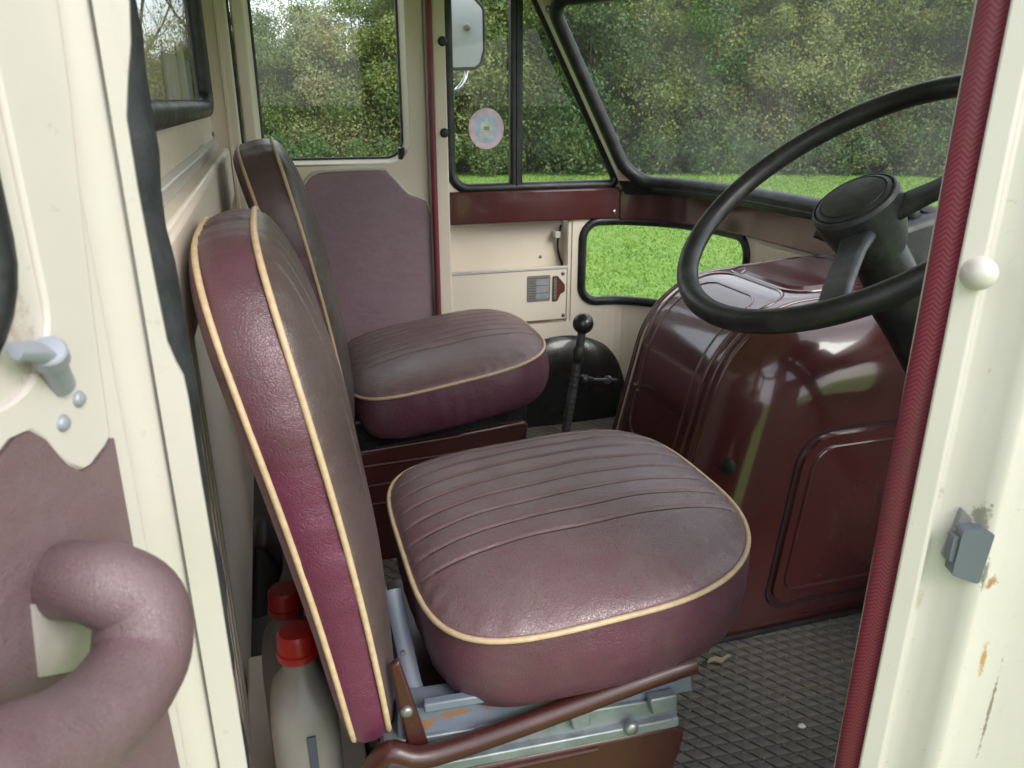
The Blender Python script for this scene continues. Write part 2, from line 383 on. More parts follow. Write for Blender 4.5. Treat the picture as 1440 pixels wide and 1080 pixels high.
def lathe(name, prof, o0, axis, mat, parent=None, seg=28, ref=None, sharp=35):
    ax = Vector(axis).normalized(); a = ax.cross(Vector(ref) if ref else (Vector((0, 0, 1)) if abs(ax.z) < .9 else Vector((1, 0, 0)))).normalized(); b = ax.cross(a)
    V, F = [], []; m = len(prof)
    for k in range(seg):
        t = 2 * math.pi * k / seg; d = a * math.cos(t) + b * math.sin(t)
        for r, h in prof: V.append(Vector(o0) + ax * h + d * r)
    for k in range(seg):
        for j in range(m - 1):
            F.append([k * m + j, ((k + 1) % seg) * m + j, ((k + 1) % seg) * m + j + 1, k * m + j + 1])
    F += [[k * m for k in range(seg)], [k * m + m - 1 for k in range(seg)]]
    return M(name, V, F, mat, parent, sharp)
def screw(o0, axis, r, parent, mat='screw', name='screw'):
    return lathe(name, [(0.0001, -.002), (r, -.002), (r, 0), (r * .92, r * .35), (r * .6, r * .55), (.0001, r * .6)], o0, axis, mat, parent, 14, sharp=60)

# ------------------------------------------------------------ the setting: lawn
V, F = [], []
gx = np.concatenate([np.linspace(-400, -42, 6), np.linspace(-40, 60, 41), np.linspace(62, 400, 6)])
gy = np.concatenate([np.linspace(-400, -32, 6), np.linspace(-30, 60, 37), np.linspace(62, 400, 6)])
for y in gy:
    for x in gx: V.append((x, y, .03 * math.sin(x * .4 + 1) * math.sin(y * .33) if abs(x) < 60 and 4 < y < 60 else 0))
nx = len(gx)
F = [[j * nx + i, j * nx + i + 1, (j + 1) * nx + i + 1, (j + 1) * nx + i] for j in range(len(gy) - 1) for i in range(nx - 1)]
tag(M('lawn', V, F, 'lawn', sharp=0), 'mown green lawn stretching from the van to the hedge', 'lawn', kind='structure')

# ------------------------------------------------------------ the van: shell
YC = 1.36                                    # centre line
YF, YN = 2.255, 2 * YC - 2.255               # inner faces of far and near walls
FLOOR = .55
van = thing('van', 'cream vintage van cab with maroon trim and its driver door open', 'van', (.4, YC, 0))
def mir(p): return (p[0], 2 * YC - p[1], p[2])
box('floor_panel', -.14, 1.24, YN + .02, YF - .005, .47, FLOOR - .012, 'black_gloss', van)
# plan curve of belt line: far side, round the nose, near side
plan_far = [(.497, YF), (.75, YF), (1.00, YF - .004), (1.09, YF - .04), (1.17, YF - .12), (1.218, YF - .24), (1.238, YF - .42), (1.245, YC)]
plan = [Vector((x, y, 0)) for x, y in plan_far]
plan_full = spline(plan + [Vector((x, 2 * YC - y, 0)) for x, y in plan_far[-2::-1]], 8)
plen = [0]
for i in range(1, len(plan_full)): plen.append(plen[-1] + (plan_full[i] - plan_full[i - 1]).length)
def plan_at(s):
    s = max(0, min(plen[-1], s))
    i = min(max(int(np.searchsorted(plen, s)), 1), len(plen) - 1)
    k = (s - plen[i - 1]) / (plen[i] - plen[i - 1] + 1e-9)
    p = plan_full[i - 1].lerp(plan_full[i], k); t = (plan_full[i] - plan_full[i - 1]).normalized()
    return p, Vector((t.y, -t.x, 0)) * -1 if False else Vector((-t.y, t.x, 0))
def plan_s(x, y): # nearest arclength
    q = Vector((x, y, 0)); return plen[min(range(len(plan_full)), key=lambda i: (plan_full[i] - q).length)]
PL = plen[-1]
_, nrm0 = plan_at(.1); OUTS = 1 if nrm0.y > 0 else -1
def wallpt(s, z, w):           # w outwards
    p, nn = plan_at(s); nn = nn * OUTS
    return Vector((p.x, p.y, z)) + nn * w
# corner windows below the belt (far and near)
cw0, cw1 = plan_s(.925, YF), plan_s(1.236, 1.83)
CZ0, CZ1 = .945, 1.204
def cwin(s, grow=0):
    for a, b in ((cw0, cw1), (PL - cw1, PL - cw0)):
        a -= grow; b += grow
        if a < s < b:
            rr = .055 + grow; z0, z1 = CZ0 - grow, CZ1 + grow; d = min(s - a, b - s)
            cut = rr - math.sqrt(max(0, rr * rr - (rr - d) ** 2)) if d < rr else 0
            return z0 + cut, z1 - cut
    return None
def strip_wall(name, ss, z0, z1, mat, parent, th=.03, hole=None):
    V, F = [], []
    def col(s, za, zb):
        i = len(V)
        for z in (za, zb):
            V.append(wallpt(s, z, 0)); V.append(wallpt(s, z, th))
        return i
    for k in range(len(ss) - 1):
        a, b = ss[k], ss[k + 1]; ha, hb = (hole(a + 1e-6), hole(b - 1e-6)) if hole else (None, None)
        spans = [((z0, z1), (z0, z1))] if not (ha and hb) else [((z0, ha[0]), (z0, hb[0])), ((ha[1], z1), (hb[1], z1))]
        for (a0, a1), (b0, b1) in spans:
            i = col(a, a0, a1); j = col(b, b0, b1)
            F += [[i, j, j + 2, i + 2], [i + 1, i + 3, j + 3, j + 1], [i, i + 1, j + 1, j], [i + 2, j + 2, j + 3, i + 3]]
    return M(name, V, F, mat, parent, 50)
ss = sorted(set(list(np.linspace(0, PL, 140)) + [cw0, cw1, PL - cw1, PL - cw0] + [cw0 + .055 * (1 - math.cos(t)) for t in np.linspace(0, 1.57, 8)] + [cw1 - .055 * (1 - math.cos(t)) for t in np.linspace(0, 1.57, 8)]
     + [PL - cw0 - .055 * (1 - math.cos(t)) for t in np.linspace(0, 1.57, 8)] + [PL - cw1 + .055 * (1 - math.cos(t)) for t in np.linspace(0, 1.57, 8)]))
sp0 = plan_s(.88, YF)
# the far wall has an open pocket between the door post and the corner window, so the shell starts lower there
front = strip_wall('front_panel', [s for s in ss if sp0 <= s <= PL - .14], .40, 1.30, 'cream_lifted', van, .03, cwin)
strip_wall('skirt_panel', [s for s in ss if s <= sp0 + .02], .40, .885, 'cream_lifted', van, .03)
def loop_on_wall(a, b, z0, z1, r, w=0):
    lp = rpoly([(a, z0), (b, z0), (b, z1), (a, z1)], r, 8); out = []
    for i in range(len(lp)):
        p, q = Vector(lp[i]), Vector(lp[(i + 1) % len(lp)]); k = max(1, int((q - p).length / .02))
        for j in range(k): t = p.lerp(q, j / k); out.append(wallpt(t.x, t.y, w))
    return out
for a, b in ((cw0, cw1), (PL - cw1, PL - cw0)):
    w = tube('corner_window', loop_on_wall(a + .002, b - .002, CZ0 + .002, CZ1 - .002, .055, .003), .0145, 'rubber', van, True, 12)
    V, F = [], []; sl = np.linspace(a, b, 24)
    for s in sl:
        c = cwin(min(max(s, a + 1e-5), b - 1e-5)); V += [wallpt(s, c[0], .012), wallpt(s, c[1], .012)]
    F = [[2 * i, 2 * i + 2, 2 * i + 3, 2 * i + 1] for i in range(23)]
    M('pane', V, F, 'glass', w)
# pocket in the far wall: back sheet, front sheet, end cheek
PX0, PX1 = .497, .868
pk = box('door_pocket', PX0 - .02, PX1 + .03, YF + .055, YF + .062, .86, 1.235, 'cream_lifted', van)
box('pocket_cheek', PX1 + .005, PX1 + .03, YF + .004, YF + .056, .86, 1.235, 'cream_lifted', pk)
box('pocket_cheek', PX0 - .012, PX0 - .002, YF + .004, YF + .056, .86, 1.235, 'cream_lifted', pk)
box('pocket_floor', PX0 - .002, PX1 + .006, YF + .004, YF + .056, .86, .872, 'cream_lifted', pk)
pf = box('pocket_front', PX0, PX1, YF - .004, YF + .002, .898, 1.064, 'cream_lifted', van, .002)
bm_ = box('folded_lip', PX0, PX1 + .004, YF - .007, YF + .003, 1.060, 1.069, 'cream', pf, .002)
screw((PX1 - .012, YF - .004, 1.045), (0, -1, 0), .006, pf); screw((PX1 - .008, YF - .004, .91), (0, -1, 0), .006, pf)
screw((.80, YF + .055, 1.09), (0, -1, 0), .005, pk)
tube('cable', spline([at(789, 316, Y=YF + .03), at(784, 340, Y=YF + .04), at(786, 358, Y=YF + .045), at(793, 379, Y=YF + .045)], 5), .004, 'rubber', pk, False, 8)
c0 = at(783, 329, Y=YF + .03); box('cable_clip', c0.x - .008, c0.x + .01, c0.y - .008, c0.y + .025, c0.z - .012, c0.z + .008, 'cream', pk, .002)
# data plates on the pocket front
def flat_plate(name, x0, x1, z0, z1, y, mat, label, cat, r=.004):
    pl = rpoly([(x0, z0), (x1, z0), (x1, z1), (x0, z1)], r, 3)
    return tag(plate(name, pl, [], lambda u, v, w: Vector((u, y - w, v)), .003, mat), label, cat)
a, b = at(741, 424, Y=YF), at(773, 386, Y=YF)
dp = flat_plate('data_plate', a.x, b.x, a.z, b.z, YF - .004, 'plate_grey', 'small grey metal data plate riveted to the cream pocket front', 'plate')
for i in range(9):
    z = b.z - .008 - i * (b.z - a.z - .014) / 8.5
    box('printed_line', a.x + .004, a.x + .024 if i % 3 else b.x - .006, YF - .0080, YF - .0068, z - .0012, z + .0012, 'plate_ink', dp, 0)
box('stamped_field', a.x + .028, b.x - .005, YF - .0078, YF - .0068, a.z + .008, b.z - .012, 'sticker_grey', dp, 0)
a2, b2 = at(776, 423, Y=YF), at(792, 387, Y=YF)
pb = rpoly([(a2.x, a2.z), (a2.x + .016, a2.z), (a2.x + .026, a2.z + .022), (b2.x + .004, a2.z + .03), (b2.x + .004, b2.z - .03), (a2.x + .026, b2.z - .012), (a2.x + .016, b2.z), (a2.x, b2.z)], .004, 3)
mp_ = tag(plate('maker_plate', pb, [], lambda u, v, w: Vector((u, YF - .004 - w, v)), .0035, 'plate_brown'), 'narrow brown maker plate with a notched edge beside the grey plate', 'plate')
box('printed_strip', a2.x + .003, a2.x + .012, YF - .0085, YF - .0072, a2.z + .006, b2.z - .006, 'plate_grey', mp_, 0)
for i in range(6):
    z = a2.z + .012 + i * .011
    box('printed_line', a2.x + .005, a2.x + .010, YF - .0093, YF - .0082, z, z + .005, 'plate_ink', mp_, 0)

# maroon belt rail round the cab, in pressed lengths
def rail(name, s0, s1, parent, z0=1.212, z1=1.298):
    path = [wallpt(s, 0, -.004) for s in np.linspace(s0, s1, max(3, int((s1 - s0) / .03)))]
    prof = [(0, z0), (0, z1), (.004, z1 + .006), (.014, z1 + .008), (.03, z1 + .008), (.03, z0 - .004), (.012, z0 - .004)]
    V, F = [], []; m = len(prof)
    for s in np.linspace(s0, s1, max(3, int((s1 - s0) / .03))):
        for (o, z) in prof:
            V.append(wallpt(s, z, o - .012))
    n_ = len(V) // m
    F = [[i * m + j, i * m + (j + 1) % m, (i + 1) * m + (j + 1) % m, (i + 1) * m + j] for i in range(n_ - 1) for j in range(m)]
    F += [list(range(m)), [(n_ - 1) * m + j for j in range(m)]]
    return bev(M(name, V, F, 'maroon_gloss', parent, 30), .003, 3)
sj = plan_s(1.03, YF - .008)
r1 = rail('belt_rail', 0, sj - .0015, van); r2 = rail('belt_rail', sj + .0015, PL - sj - .0015, van, 1.208, 1.292); rail('belt_rail', PL - sj + .0015, PL - .15, van)
screw(wallpt(sj - .018, 1.232, -.0125), (0, -1, 0), .007, r1, 'chrome')

# ------------------------------------------------------------ windscreen: ruled surface leaning back over the belt
RAKE = .55
ws_far = [(1.045, YF - .045), (1.105, YF - .09), (1.165, YF - .17), (1.20, YF - .29), (1.217, YF - .46), (1.224, YC)]
wsp = spline([Vector((x, y, 0)) for x, y in ws_far] + [Vector((x, 2 * YC - y, 0)) for x, y in ws_far[-2::-1]], 8)
wl_ = [0]
for i in range(1, len(wsp)): wl_.append(wl_[-1] + (wsp[i] - wsp[i - 1]).length)
WL = wl_[-1]
def wspt(s, z, w=0):
    s = max(-.08, min(WL + .08, s)); i = min(max(int(np.searchsorted(wl_, s)), 1), len(wl_) - 1)
    k = (s - wl_[i - 1]) / (wl_[i] - wl_[i - 1]); p = wsp[i - 1] + (wsp[i] - wsp[i - 1]) * k
    t = (wsp[i] - wsp[i - 1]).normalized(); nn = Vector((-t.y, t.x, 0)) * (OUTS)
    return Vector((p.x - RAKE * (z - 1.31), p.y, z)) + nn * w
WZ0, WZ1 = 1.322, 1.815
lp = rpoly([(.012, WZ0), (WL - .012, WZ0), (WL - .012, WZ1), (.012, WZ1)], [.075, .075, .06, .06], 10); ring = []
for i in range(len(lp)):
    p, q = Vector(lp[i]), Vector(lp[(i + 1) % len(lp)]); k = max(1, int((q - p).length / .03))
    ring += [wspt(*p.lerp(q, j / k)) for j in range(k)]
wsc = tube('windscreen', ring, .0195, 'rubber', van, True, 14)
tube('seal_lip', [wspt(*Vector(lp[i])) + Vector((-.016, 0, .006)) for i in range(0)] or [wspt(s, WZ0 - .016, -.016) for s in np.linspace(.08, WL - .08, 40)], .008, 'rubber', wsc, False, 10)
V, F = [], []; cols = np.linspace(0.012, WL - .012, 60)
for s in cols:
    for z in (WZ0, WZ1): V.append(wspt(s, z, .002))
M('pane', V, [[2 * i, 2 * i + 2, 2 * i + 3, 2 * i + 1] for i in range(59)], 'glass_screen', wsc)
# cream scuttle between rail and screen seal, header over the screen
def screen_band(name, z0, z1, mat):
    V, F = [], []
    for s in np.linspace(-.02, WL + .02, 70):
        for z in (z0, z1):
            V += [wspt(s, z, -.004), wspt(s, z, .022)]
    for i in range(69):
        a, b = 4 * i, 4 * i + 4
        F += [[a, b, b + 2, a + 2], [a + 1, a + 3, b + 3, b + 1], [a, a + 1, b + 1, b], [a + 2, b + 2, b + 3, a + 3]]
    F += [[0, 2, 3, 1], [276, 277, 279, 278]]
    return M(name, V, F, mat, van, 40)
screen_band('scuttle_panel', 1.285, 1.326, 'rubber'); screen_band('header_panel', 1.81, 1.95, 'cream_lifted')

# ------------------------------------------------------------ quarter windows, A-posts, side posts (far, then mirrored near side)
QY = YF + .012
def side(sgn):
    qx = .505 if sgn > 0 else .665
    qo = [(qx, 1.312), (1.035, 1.312), (.740, 1.86), (qx, 1.86)]
    my = (lambda y: y) if sgn > 0 else (lambda y: 2 * YC - y)
    fr = rpoly([(.462, 1.235), (1.062, 1.300), (.700, 1.955), (.462, 1.955)], 0)
    ho = rpoly(qo, [.055, .02, .03, .03], 8)
    plate('quarter_frame', fr if sgn > 0 else [(.60, 1.235)] + fr[1:3] + [(.60, 1.955)], [ho], lambda u, v, w: Vector((u, my(QY - .012 + w), v)), .03, 'cream_lifted', van)
    lo = [Vector((u, my(QY - .006), v)) for u, v in ho]
    q = tube('quarter_window', lo, .0155, 'rubber', van, True, 12)
    M('pane', [Vector((u, my(QY + .006), v)) for u, v in ho], [list(range(len(ho)))], 'glass', q)
    if sgn > 0: box('divider_bar', .684, .722, min(my(QY - .018), my(QY + .012)), max(my(QY - .018), my(QY + .012)), 1.312, 1.86, 'rubber', q, .008, 3)
    if sgn > 0: tube('bar_groove', [(.703, my(QY - .0185), 1.315), (.703, my(QY - .0185), 1.858)], .003, 'rubber', q, False, 6)
    # A-post: cream fillet between quarter window and screen
    a0, a1 = Vector((1.062, my(YF - .016), 1.295)), Vector((.768 - .03, my(YF - .016), 1.885))
    sweep('screen_post', [a0.lerp(a1, t) for t in (0, .5, 1)], [(-.015, -.022), (.015, -.022), (.015, .022), (-.015, .022)], 'cream_lifted', van, up=(0, 1, 0))
    # cream strip and windlace behind the quarter window
    if sgn > 0:
        box('post_web', .440, .459, YF - .012, YF + .06, .5, 1.955, 'cream', van, 0)
        pz = box('door_post', .459, .497, YF - .014, YF + .06, .5, 1.955, 'cream_lifted', van, .004)
        for px, py in ((622, 58), (625, 187)):
            p = at(px, py, Y=YF - .014); lathe('rubber_plug', [(.0001, -.002), (.013, -.002), (.013, .002), (.009, .006), (.0001, .007)], (p.x, YF - .014, p.z), (0, -1, 0), 'rubber', pz, 16)
        tube('windlace', [(.451, YF - .022, z) for z in np.linspace(.6, 1.95, 30)], .0085, 'windlace', van, seg=12)
        box('door_sill', -.05, .46, YF - .03, YF + .06, .47, .62, 'cream_lifted', van)
side(1); side(-1)
p = at(769, 13, Y=YF - .03); screw((p.x, YF - .040, p.z), (-.4, -.9, .1), .009, van, 'steel')

# roof (dome over the cab) with cant rails
V, F = [], []; NX_, NY_ = 14, 14
for i in range(NX_):
    for j in range(NY_):
        u, v = i / (NX_ - 1), j / (NY_ - 1)
        V.append((-.16 + u * 1.06, YN - .03 + v * (YF - YN + .06), 1.95 + .09 * (1 - (2 * v - 1) ** 4) * (1 - max(0, 2 * u - 1) ** 3)))
n0 = len(V); V += [(x, y, z + .03) for x, y, z in V]
for i in range(NX_ - 1):
    for j in range(NY_ - 1):
        a = i * NY_ + j; q = [a, a + NY_, a + NY_ + 1, a + 1]; F += [q, [n0 + k for k in q[::-1]]]
M('roof', V, F, 'cream_lifted', van)

# ------------------------------------------------------------ bulkhead behind the seats, with its window
BX = -.125
bo = [(YN, .5), (YF, .5), (YF, 2.0), (YN, 2.0)]
bw0, bw1, bz0, bz1 = .72, 2.16, 1.535, 1.93
bh = rpoly([(bw0, bz0), (bw1, bz0), (bw1, bz1), (bw0, bz1)], .05, 8)
bk = plate('bulkhead', bo, [bh], lambda u, v, w: Vector((BX - w, u, v)), .025, 'cream_lifted', van)
bwn = tube('window_seal', [Vector((BX - .004, u, v)) for u, v in bh], .0195, 'rubber', bk, True, 12)
M('pane', [Vector((BX - .012, u, v)) for u, v in bh], [list(range(len(bh)))], 'glass', bk)
prism('ledge_beam', [(BX, YN + .03, 1.31), (BX + .036, YN + .03, 1.32), (BX + .036, YN + .03, 1.432), (BX + .030, YN + .03, 1.440), (BX, YN + .03, 1.440)], (0, YF - YN - .05, 0), 'cream_lifted', bk, .003)
prism('ledge_lip', [(BX, YN + .04, 1.440), (BX + .012, YN + .04, 1.440), (BX + .012, YN + .04, 1.458), (BX, YN + .04, 1.464)], (0, YF - YN - .09, 0), 'cream', bk, .002)
for k in range(16):
    y = .52 + k * .034
    sweep('rib', [(BX + .002, y, .55), (BX + .002, y, 1.308)], [(-.009, 0), (-.005, .012), (.005, .012), (.009, 0)], 'cream_lifted', bk, up=(1, 0, 0))
screw((BX + .002, 2.2, 1.474), (1, 0, 0), .006, bk)
# far rear post; a dark tube stands in for the shaded door gap
box('rear_post', -.135, -.0575, YF - .028, YF + .06, .5, 1.955, 'cream_lifted', van, .006)
sweep('post_bead', [(-.083, YF - .029, .6), (-.083, YF - .029, 1.95)], [(-.006, -.002), (.006, -.002), (.003, .005), (-.003, .005)], 'cream_lifted', van, up=(0, -1, 0))
tube('gap_shade', [(-.0545 + random.uniform(-.0012, .0012), YF - .004, z) for z in np.linspace(.6, 1.95, 60)], .0042, 'rubber', van, seg=6)

# ------------------------------------------------------------ passenger door (closed, far side)
DY = YF + .0
pd_out = [(-.050, .60), (.4395, .60), (.4395, 1.95), (-.050, 1.95)]
wh = rpoly([(-.016, 1.392), (.388, 1.392), (.388, 1.93), (-.016, 1.93)], [.008, .06, .03, .03], 10)
pdoor = plate('passenger_door', pd_out, [wh], lambda u, v, w: Vector((u, DY + w, v)),   .05, 'cream_lifted', van)
bev(pdoor, .006, 3, 50)
wi = rpoly([(-.016 + .012, 1.392 + .01), (.388 - .014, 1.392 + .01), (.388 - .014, 1.93), (-.004, 1.93)], [.008, .05, .03, .03], 10)
# splayed window reveal
V = [Vector((u, DY + .004, v)) for u, v in rpoly([(-.017, 1.391), (.389, 1.391), (.389, 1.932), (-.017, 1.932)], [.008, .06, .03, .03], 10)] + [Vector((u, DY + .03, v)) for u, v in wi]
m_ = len(wi)
M('window_reveal', V, [[i, (i + 1) % m_, m_ + (i + 1) % m_, m_ + i] for i in range(m_)], 'cream_lifted', pdoor)
tube('glazing_channel', [Vector((u, DY + .03, v)) for u, v in wi], .005, 'old_plastic', pdoor, True, 8)
M('pane', [Vector((u, DY + .033, v)) for u, v in wi], [list(range(len(wi)))], 'glass', pdoor)
p = at(565, 218, Y=DY)
lathe('window_catch', [(.0001, 0), (.010, 0), (.009, .01), (.010, .045), (.0095, .05), (.0001, .052)], (p.x, DY + .012, p.z - .030), (0, -.15, 1), 'black_plastic', pdoor, 16)
tube('catch_arm', [(p.x, DY + .014, p.z - .015), (p.x + .02, DY + .02, p.z - .02), (p.x + .03, DY + .028, p.z + .02)], .005, 'chrome', pdoor, seg=8)
# vinyl card with its shaped top
ctop = [(427, 262), (436, 250), (452, 243), (533, 240), (548, 247), (573, 273), (588, 279), (600, 285), (609, 300)]
cpts = [at(x, y, Y=DY - .006) for x, y in ctop]
card = [(-.04, .66), (.440, .66)] + [(min(q.x, .440), q.z) for q in reversed(cpts)] + [(.03, 1.30), (-.04, 1.30)]
co = plate('door_card', card, [], lambda u, v, w: Vector((u, DY - w, v)), .008, 'vinyl_card', pdoor); bev(co, .004, 3, 50)
edge = [Vector((min(q.x, .441) , DY - .004, q.z + .003)) for q in cpts]
tube('card_beading', spline([(.06, DY - .003, 1.30)] + edge, 4), .0045, 'cream', pdoor, seg=8)

# ------------------------------------------------------------ near B-post: folded jamb and black seal curtain
bp = prism('hinge_post', [(-.15, .425, .5), (-.0725, .442, .5), (-.0715, .450, .5), (-.069, .450, .5), (-.068, .462, .5), (-.085, .47, .5), (-.15, .50, .5)], (0, 0, 1.45), 'cream', van, .0012)
fe = [(176, -120), (182, 0), (184, 60), (180, 110), (178, 165), (186, 215), (193, 260), (206, 330), (219, 400), (235, 480), (247, 508), (258, 528), (265, 560), (284, 680), (306, 810), (345, 1060), (380, 1300)]
fp = [at(x, y, Y=.440) for x, y in fe]
fl = [(q.x, q.z) for q in fp]
plate('post_flange', [(-.0700, fl[-1][1])] + list(reversed(fl)) + [(-.0700, fl[0][1])], [], lambda u, v, w: Vector((u, .438 + w, v)), .004, 'cream', bp)
sx_ = [at(x, y, Y=.492).x for x, y in ((197, 0), (290, 640))]
V, F = [], []
zz = np.linspace(.55, 1.95, 70)
for k, z in enumerate(zz):
    wob = .0013 * math.sin(z * 37) + .0010 * math.sin(z * 91 + 1) + (.0035 * math.sin((z - 1.2) * 9) if z > 1.2 else 0) * .3
    xr = -.0575 + wob
    for dx, dy in ((-.03, .475), (-.018, .468), (-.006, .472), (0, .488), (-.004, .500), (-.03, .502)): V.append((xr + dx, dy, z))
for k in range(69):
    for j in range(6): F.append([k * 6 + j, k * 6 + (j + 1) % 6, (k + 1) * 6 + (j + 1) % 6, (k + 1) * 6 + j])
F += [list(range(6)), [69 * 6 + j for j in range(6)]]
M('door_seal', V, F, 'curtain', bp, 60)

# ------------------------------------------------------------ near A-post: windlace, stepped jamb, buffer, striker
jz0, jz1 = .5, 1.95
tube('windlace', [(.4950 + .0009 * math.sin(z * 9) + .0006 * math.sin(z * 23 + 1), .470, z) for z in np.linspace(.5, 1.95, 70)], .0130, 'windlace', van, seg=20)
jp = [(.522, .481), (.4815, .4465), (.496, .4365), (.5005, .4385), (.505, .4455), (.513, .448), (.527, .440), (.534, .426), (.539, .4195), (.545, .417), (.553, .421), (.570, .424), (.60, .416), (.66, .38), (.66, .44), (.56, .50), (.505, .50)]
jm = prism('latch_post', [(x, y, jz0) for x, y in jp], (0, 0, jz1 - jz0), 'cream_jamb', van, .0022, 3)
p = at(1380, 385, Y=.436)
lathe('buffer', [(.0001, -.004), (.0125, -.004), (.0125, .001), (.0115, .006), (.0085, .0105), (.004, .0125), (.0001, .013)], (p.x, .4385, p.z), (-.38, -.92, 0), 'cream', jm, 24)
p = at(1352, 762, Y=.437)
def jf(u, v, w): # striker frame: u across, v up, w towards the camera
    return Vector((p.x, .4325, p.z)) + Vector((.93, -.36, 0)) * u + Vector((-.36, -.93, 0)) * w + Vector((0, 0, 1)) * v
st = plate('striker', rpoly([(-.0135, -.022), (.010, -.030), (.0135, .018), (.004, .024), (-.0125, .020)], .0025, 3), [], jf,   .014, 'striker_metal', jm); bev(st, .002, 2)
plate('striker_tongue', rpoly([(-.0175, -.010), (-.006, -.010), (-.006, .014), (-.0175, .014)], .002, 2), [], lambda u, v, w: jf(u, v, w + .002), .010, 'striker_metal', st)
plate('striker_plate', [(-.017, -.012), (-.010, .034), (.004, .022), (.004, -.02)], [], lambda u, v, w: jf(u, v, w - .003), .006, 'steel', st)
# rust runs on the outer jamb
for k, (x, y, ln, wd) in enumerate(((1402, 826, 26, 7), (1389, 940, 60, 5), (1393, 1010, 80, 2.4), (1412, 820, 14, 5))):
    q0 = at(x, y - ln / 2, Y=.4115); q1 = at(x + (3 if k else 1), y + ln / 2, Y=.4115)

# ------------------------------------------------------------ driver door, swung open past square
TH = R(24); DH = Vector((-.1, .40, 0)); DD = Vector((-math.sin(TH), -math.cos(TH), 0)); DN = Vector((math.cos(TH), -math.sin(TH), 0))
def dr(s, z, n=0): return DH + DD * s + DN * n + Vector((0, 0, z))
def dpx(px, py, n=0):
    d = _r * (px - 720) / FPX - _u * (py - 540) / FPX + _f
    t = (DN.dot(DH) + n - DN.dot(_C)) / DN.dot(d); q = _C + d * t
    return (q - DH).dot(DD), q.z
wout = rpoly([(.030, 1.446), (.40, 1.446), (.40, 1.90), (.030, 1.90)], .05, 8)
ddoor = plate('driver_door', [(-.0335, .60), (.47, .60), (.47, 1.95), (-.0335, 1.95)], [wout], lambda u, v, w: dr(u, v, -w),   .045, 'cream_door', van)
bev(ddoor, .004, 3, 50)
tube('window_seal', [dr(u, v, -.004) for u, v in wout], .011, 'rubber', ddoor, True, 12)
M('pane', [dr(u, v, -.015) for u, v in wout], [list(range(len(wout)))], 'glass', ddoor)
# raised inner pressing: flat lobe that carries the catch and rivets
lob = [dpx(x, y, .003) for x, y in ((60, -160), (84, 0), (100, 120), (118, 300), (135, 450), (150, 560), (157, 612), (150, 628), (132, 652), (112, 663), (95, 655), (80, 640), (62, 618), (40, 606), (20, 615), (0, 640), (-40, 690))]
s_in = [(.10, 1.427), (.06, 1.428)] + [(.05 - .039 * math.sin(t), 1.467 - .039 * math.cos(t)) for t in np.linspace(.15, 1.5, 9)] + [(.011, 1.60), (.011, 1.75)]
lobp = lob + s_in
co = plate('door_pressing', lobp, [], lambda u, v, w: dr(u, v, w - .002), .005, 'cream_door', ddoor); bev(co, .002, 2, 30)
# door card under the lobe
ct = [dpx(x, y, .002) for x, y in ((185, 765), (158, 616), (150, 628), (132, 652), (112, 663), (95, 655), (80, 640), (62, 618), (40, 606), (20, 615), (0, 640), (-40, 690))]
cdp = [(-.030, .66)] + [(max(-.032, a), b) for a, b in ct] + [(.43, 1.36), (.43, .66)]
dc = plate('door_card', cdp, [], lambda u, v, w: dr(u, v, w - .001), .004, 'vinyl_door', ddoor)
for px, py in ((110, 561), (88, 595)):
    s, z = dpx(px, py, .003); lathe('rivet', [(.0001, -.002), (.0042, -.002), (.0042, .0005), (.003, .0022), (.0001, .003)], dr(s, z, .003), DN, 'zinc', ddoor, 16)
# sliding window catch
def dq(px, py, n): s, z = dpx(px, py, n); return dr(s, z, n)
s, z = dpx(84, 535, .004)
b0 = dr(s, z, .004)
cax = (dq(66, 490, .014) - b0).normalized()
wc = lathe('window_catch', [(.0001, -.004), (.0062, -.004), (.0058, .012), (.0062, .018), (.0078, .019), (.0078, .026), (.007, .027), (.0001, .0275)], b0, cax, 'zinc', ddoor, 20)
h0 = b0 + cax * .0225
sweep('catch_lever', [h0, h0.lerp(dq(42, 491, .014), .6), dq(20, 494, .013)], rpoly([(-.005, -.003), (.005, -.003), (.005, .003), (-.005, .003)], .0015, 2), 'zinc', wc, up=cax, scale=[1.1, 1, .8])
# padded pull handle
hp = spline([dq(62, 818, -.012), dq(100, 816, .010), dq(150, 822, .030), dq(196, 852, .042), dq(200, 920, .047), dq(160, 985, .049), dq(95, 1040, .050), dq(0, 1085, .050), dq(-120, 1150, .047), dq(-300, 1230, .02), dq(-360, 1240, -.01)], 6)
nhp = len(hp)
tube('pull_handle', hp, .0200, 'vinyl_door', ddoor, seg=24, scale=[.86 + .22 * min(1, k / (nhp * .35)) for k in range(nhp)])
tube('handle_seam', [p_ + (DN * .55 - DD * .2 + Vector((0, 0, -.75))).normalized() *   .0205 * (.86 + .22 * min(1, k / (nhp * .35))) for k, p_ in enumerate(hp)][6:], .0012, 'vinyl_border', ddoor, seg=6)
rc = [dpx(x, y, .0035) for x, y in ((44, 850), (130, 850), (120, 940), (55, 952))]
plate('finger_recess', rc, [], lambda u, v, w: dr(u, v, w + .0012), .0035, 'recess_grey', ddoor)

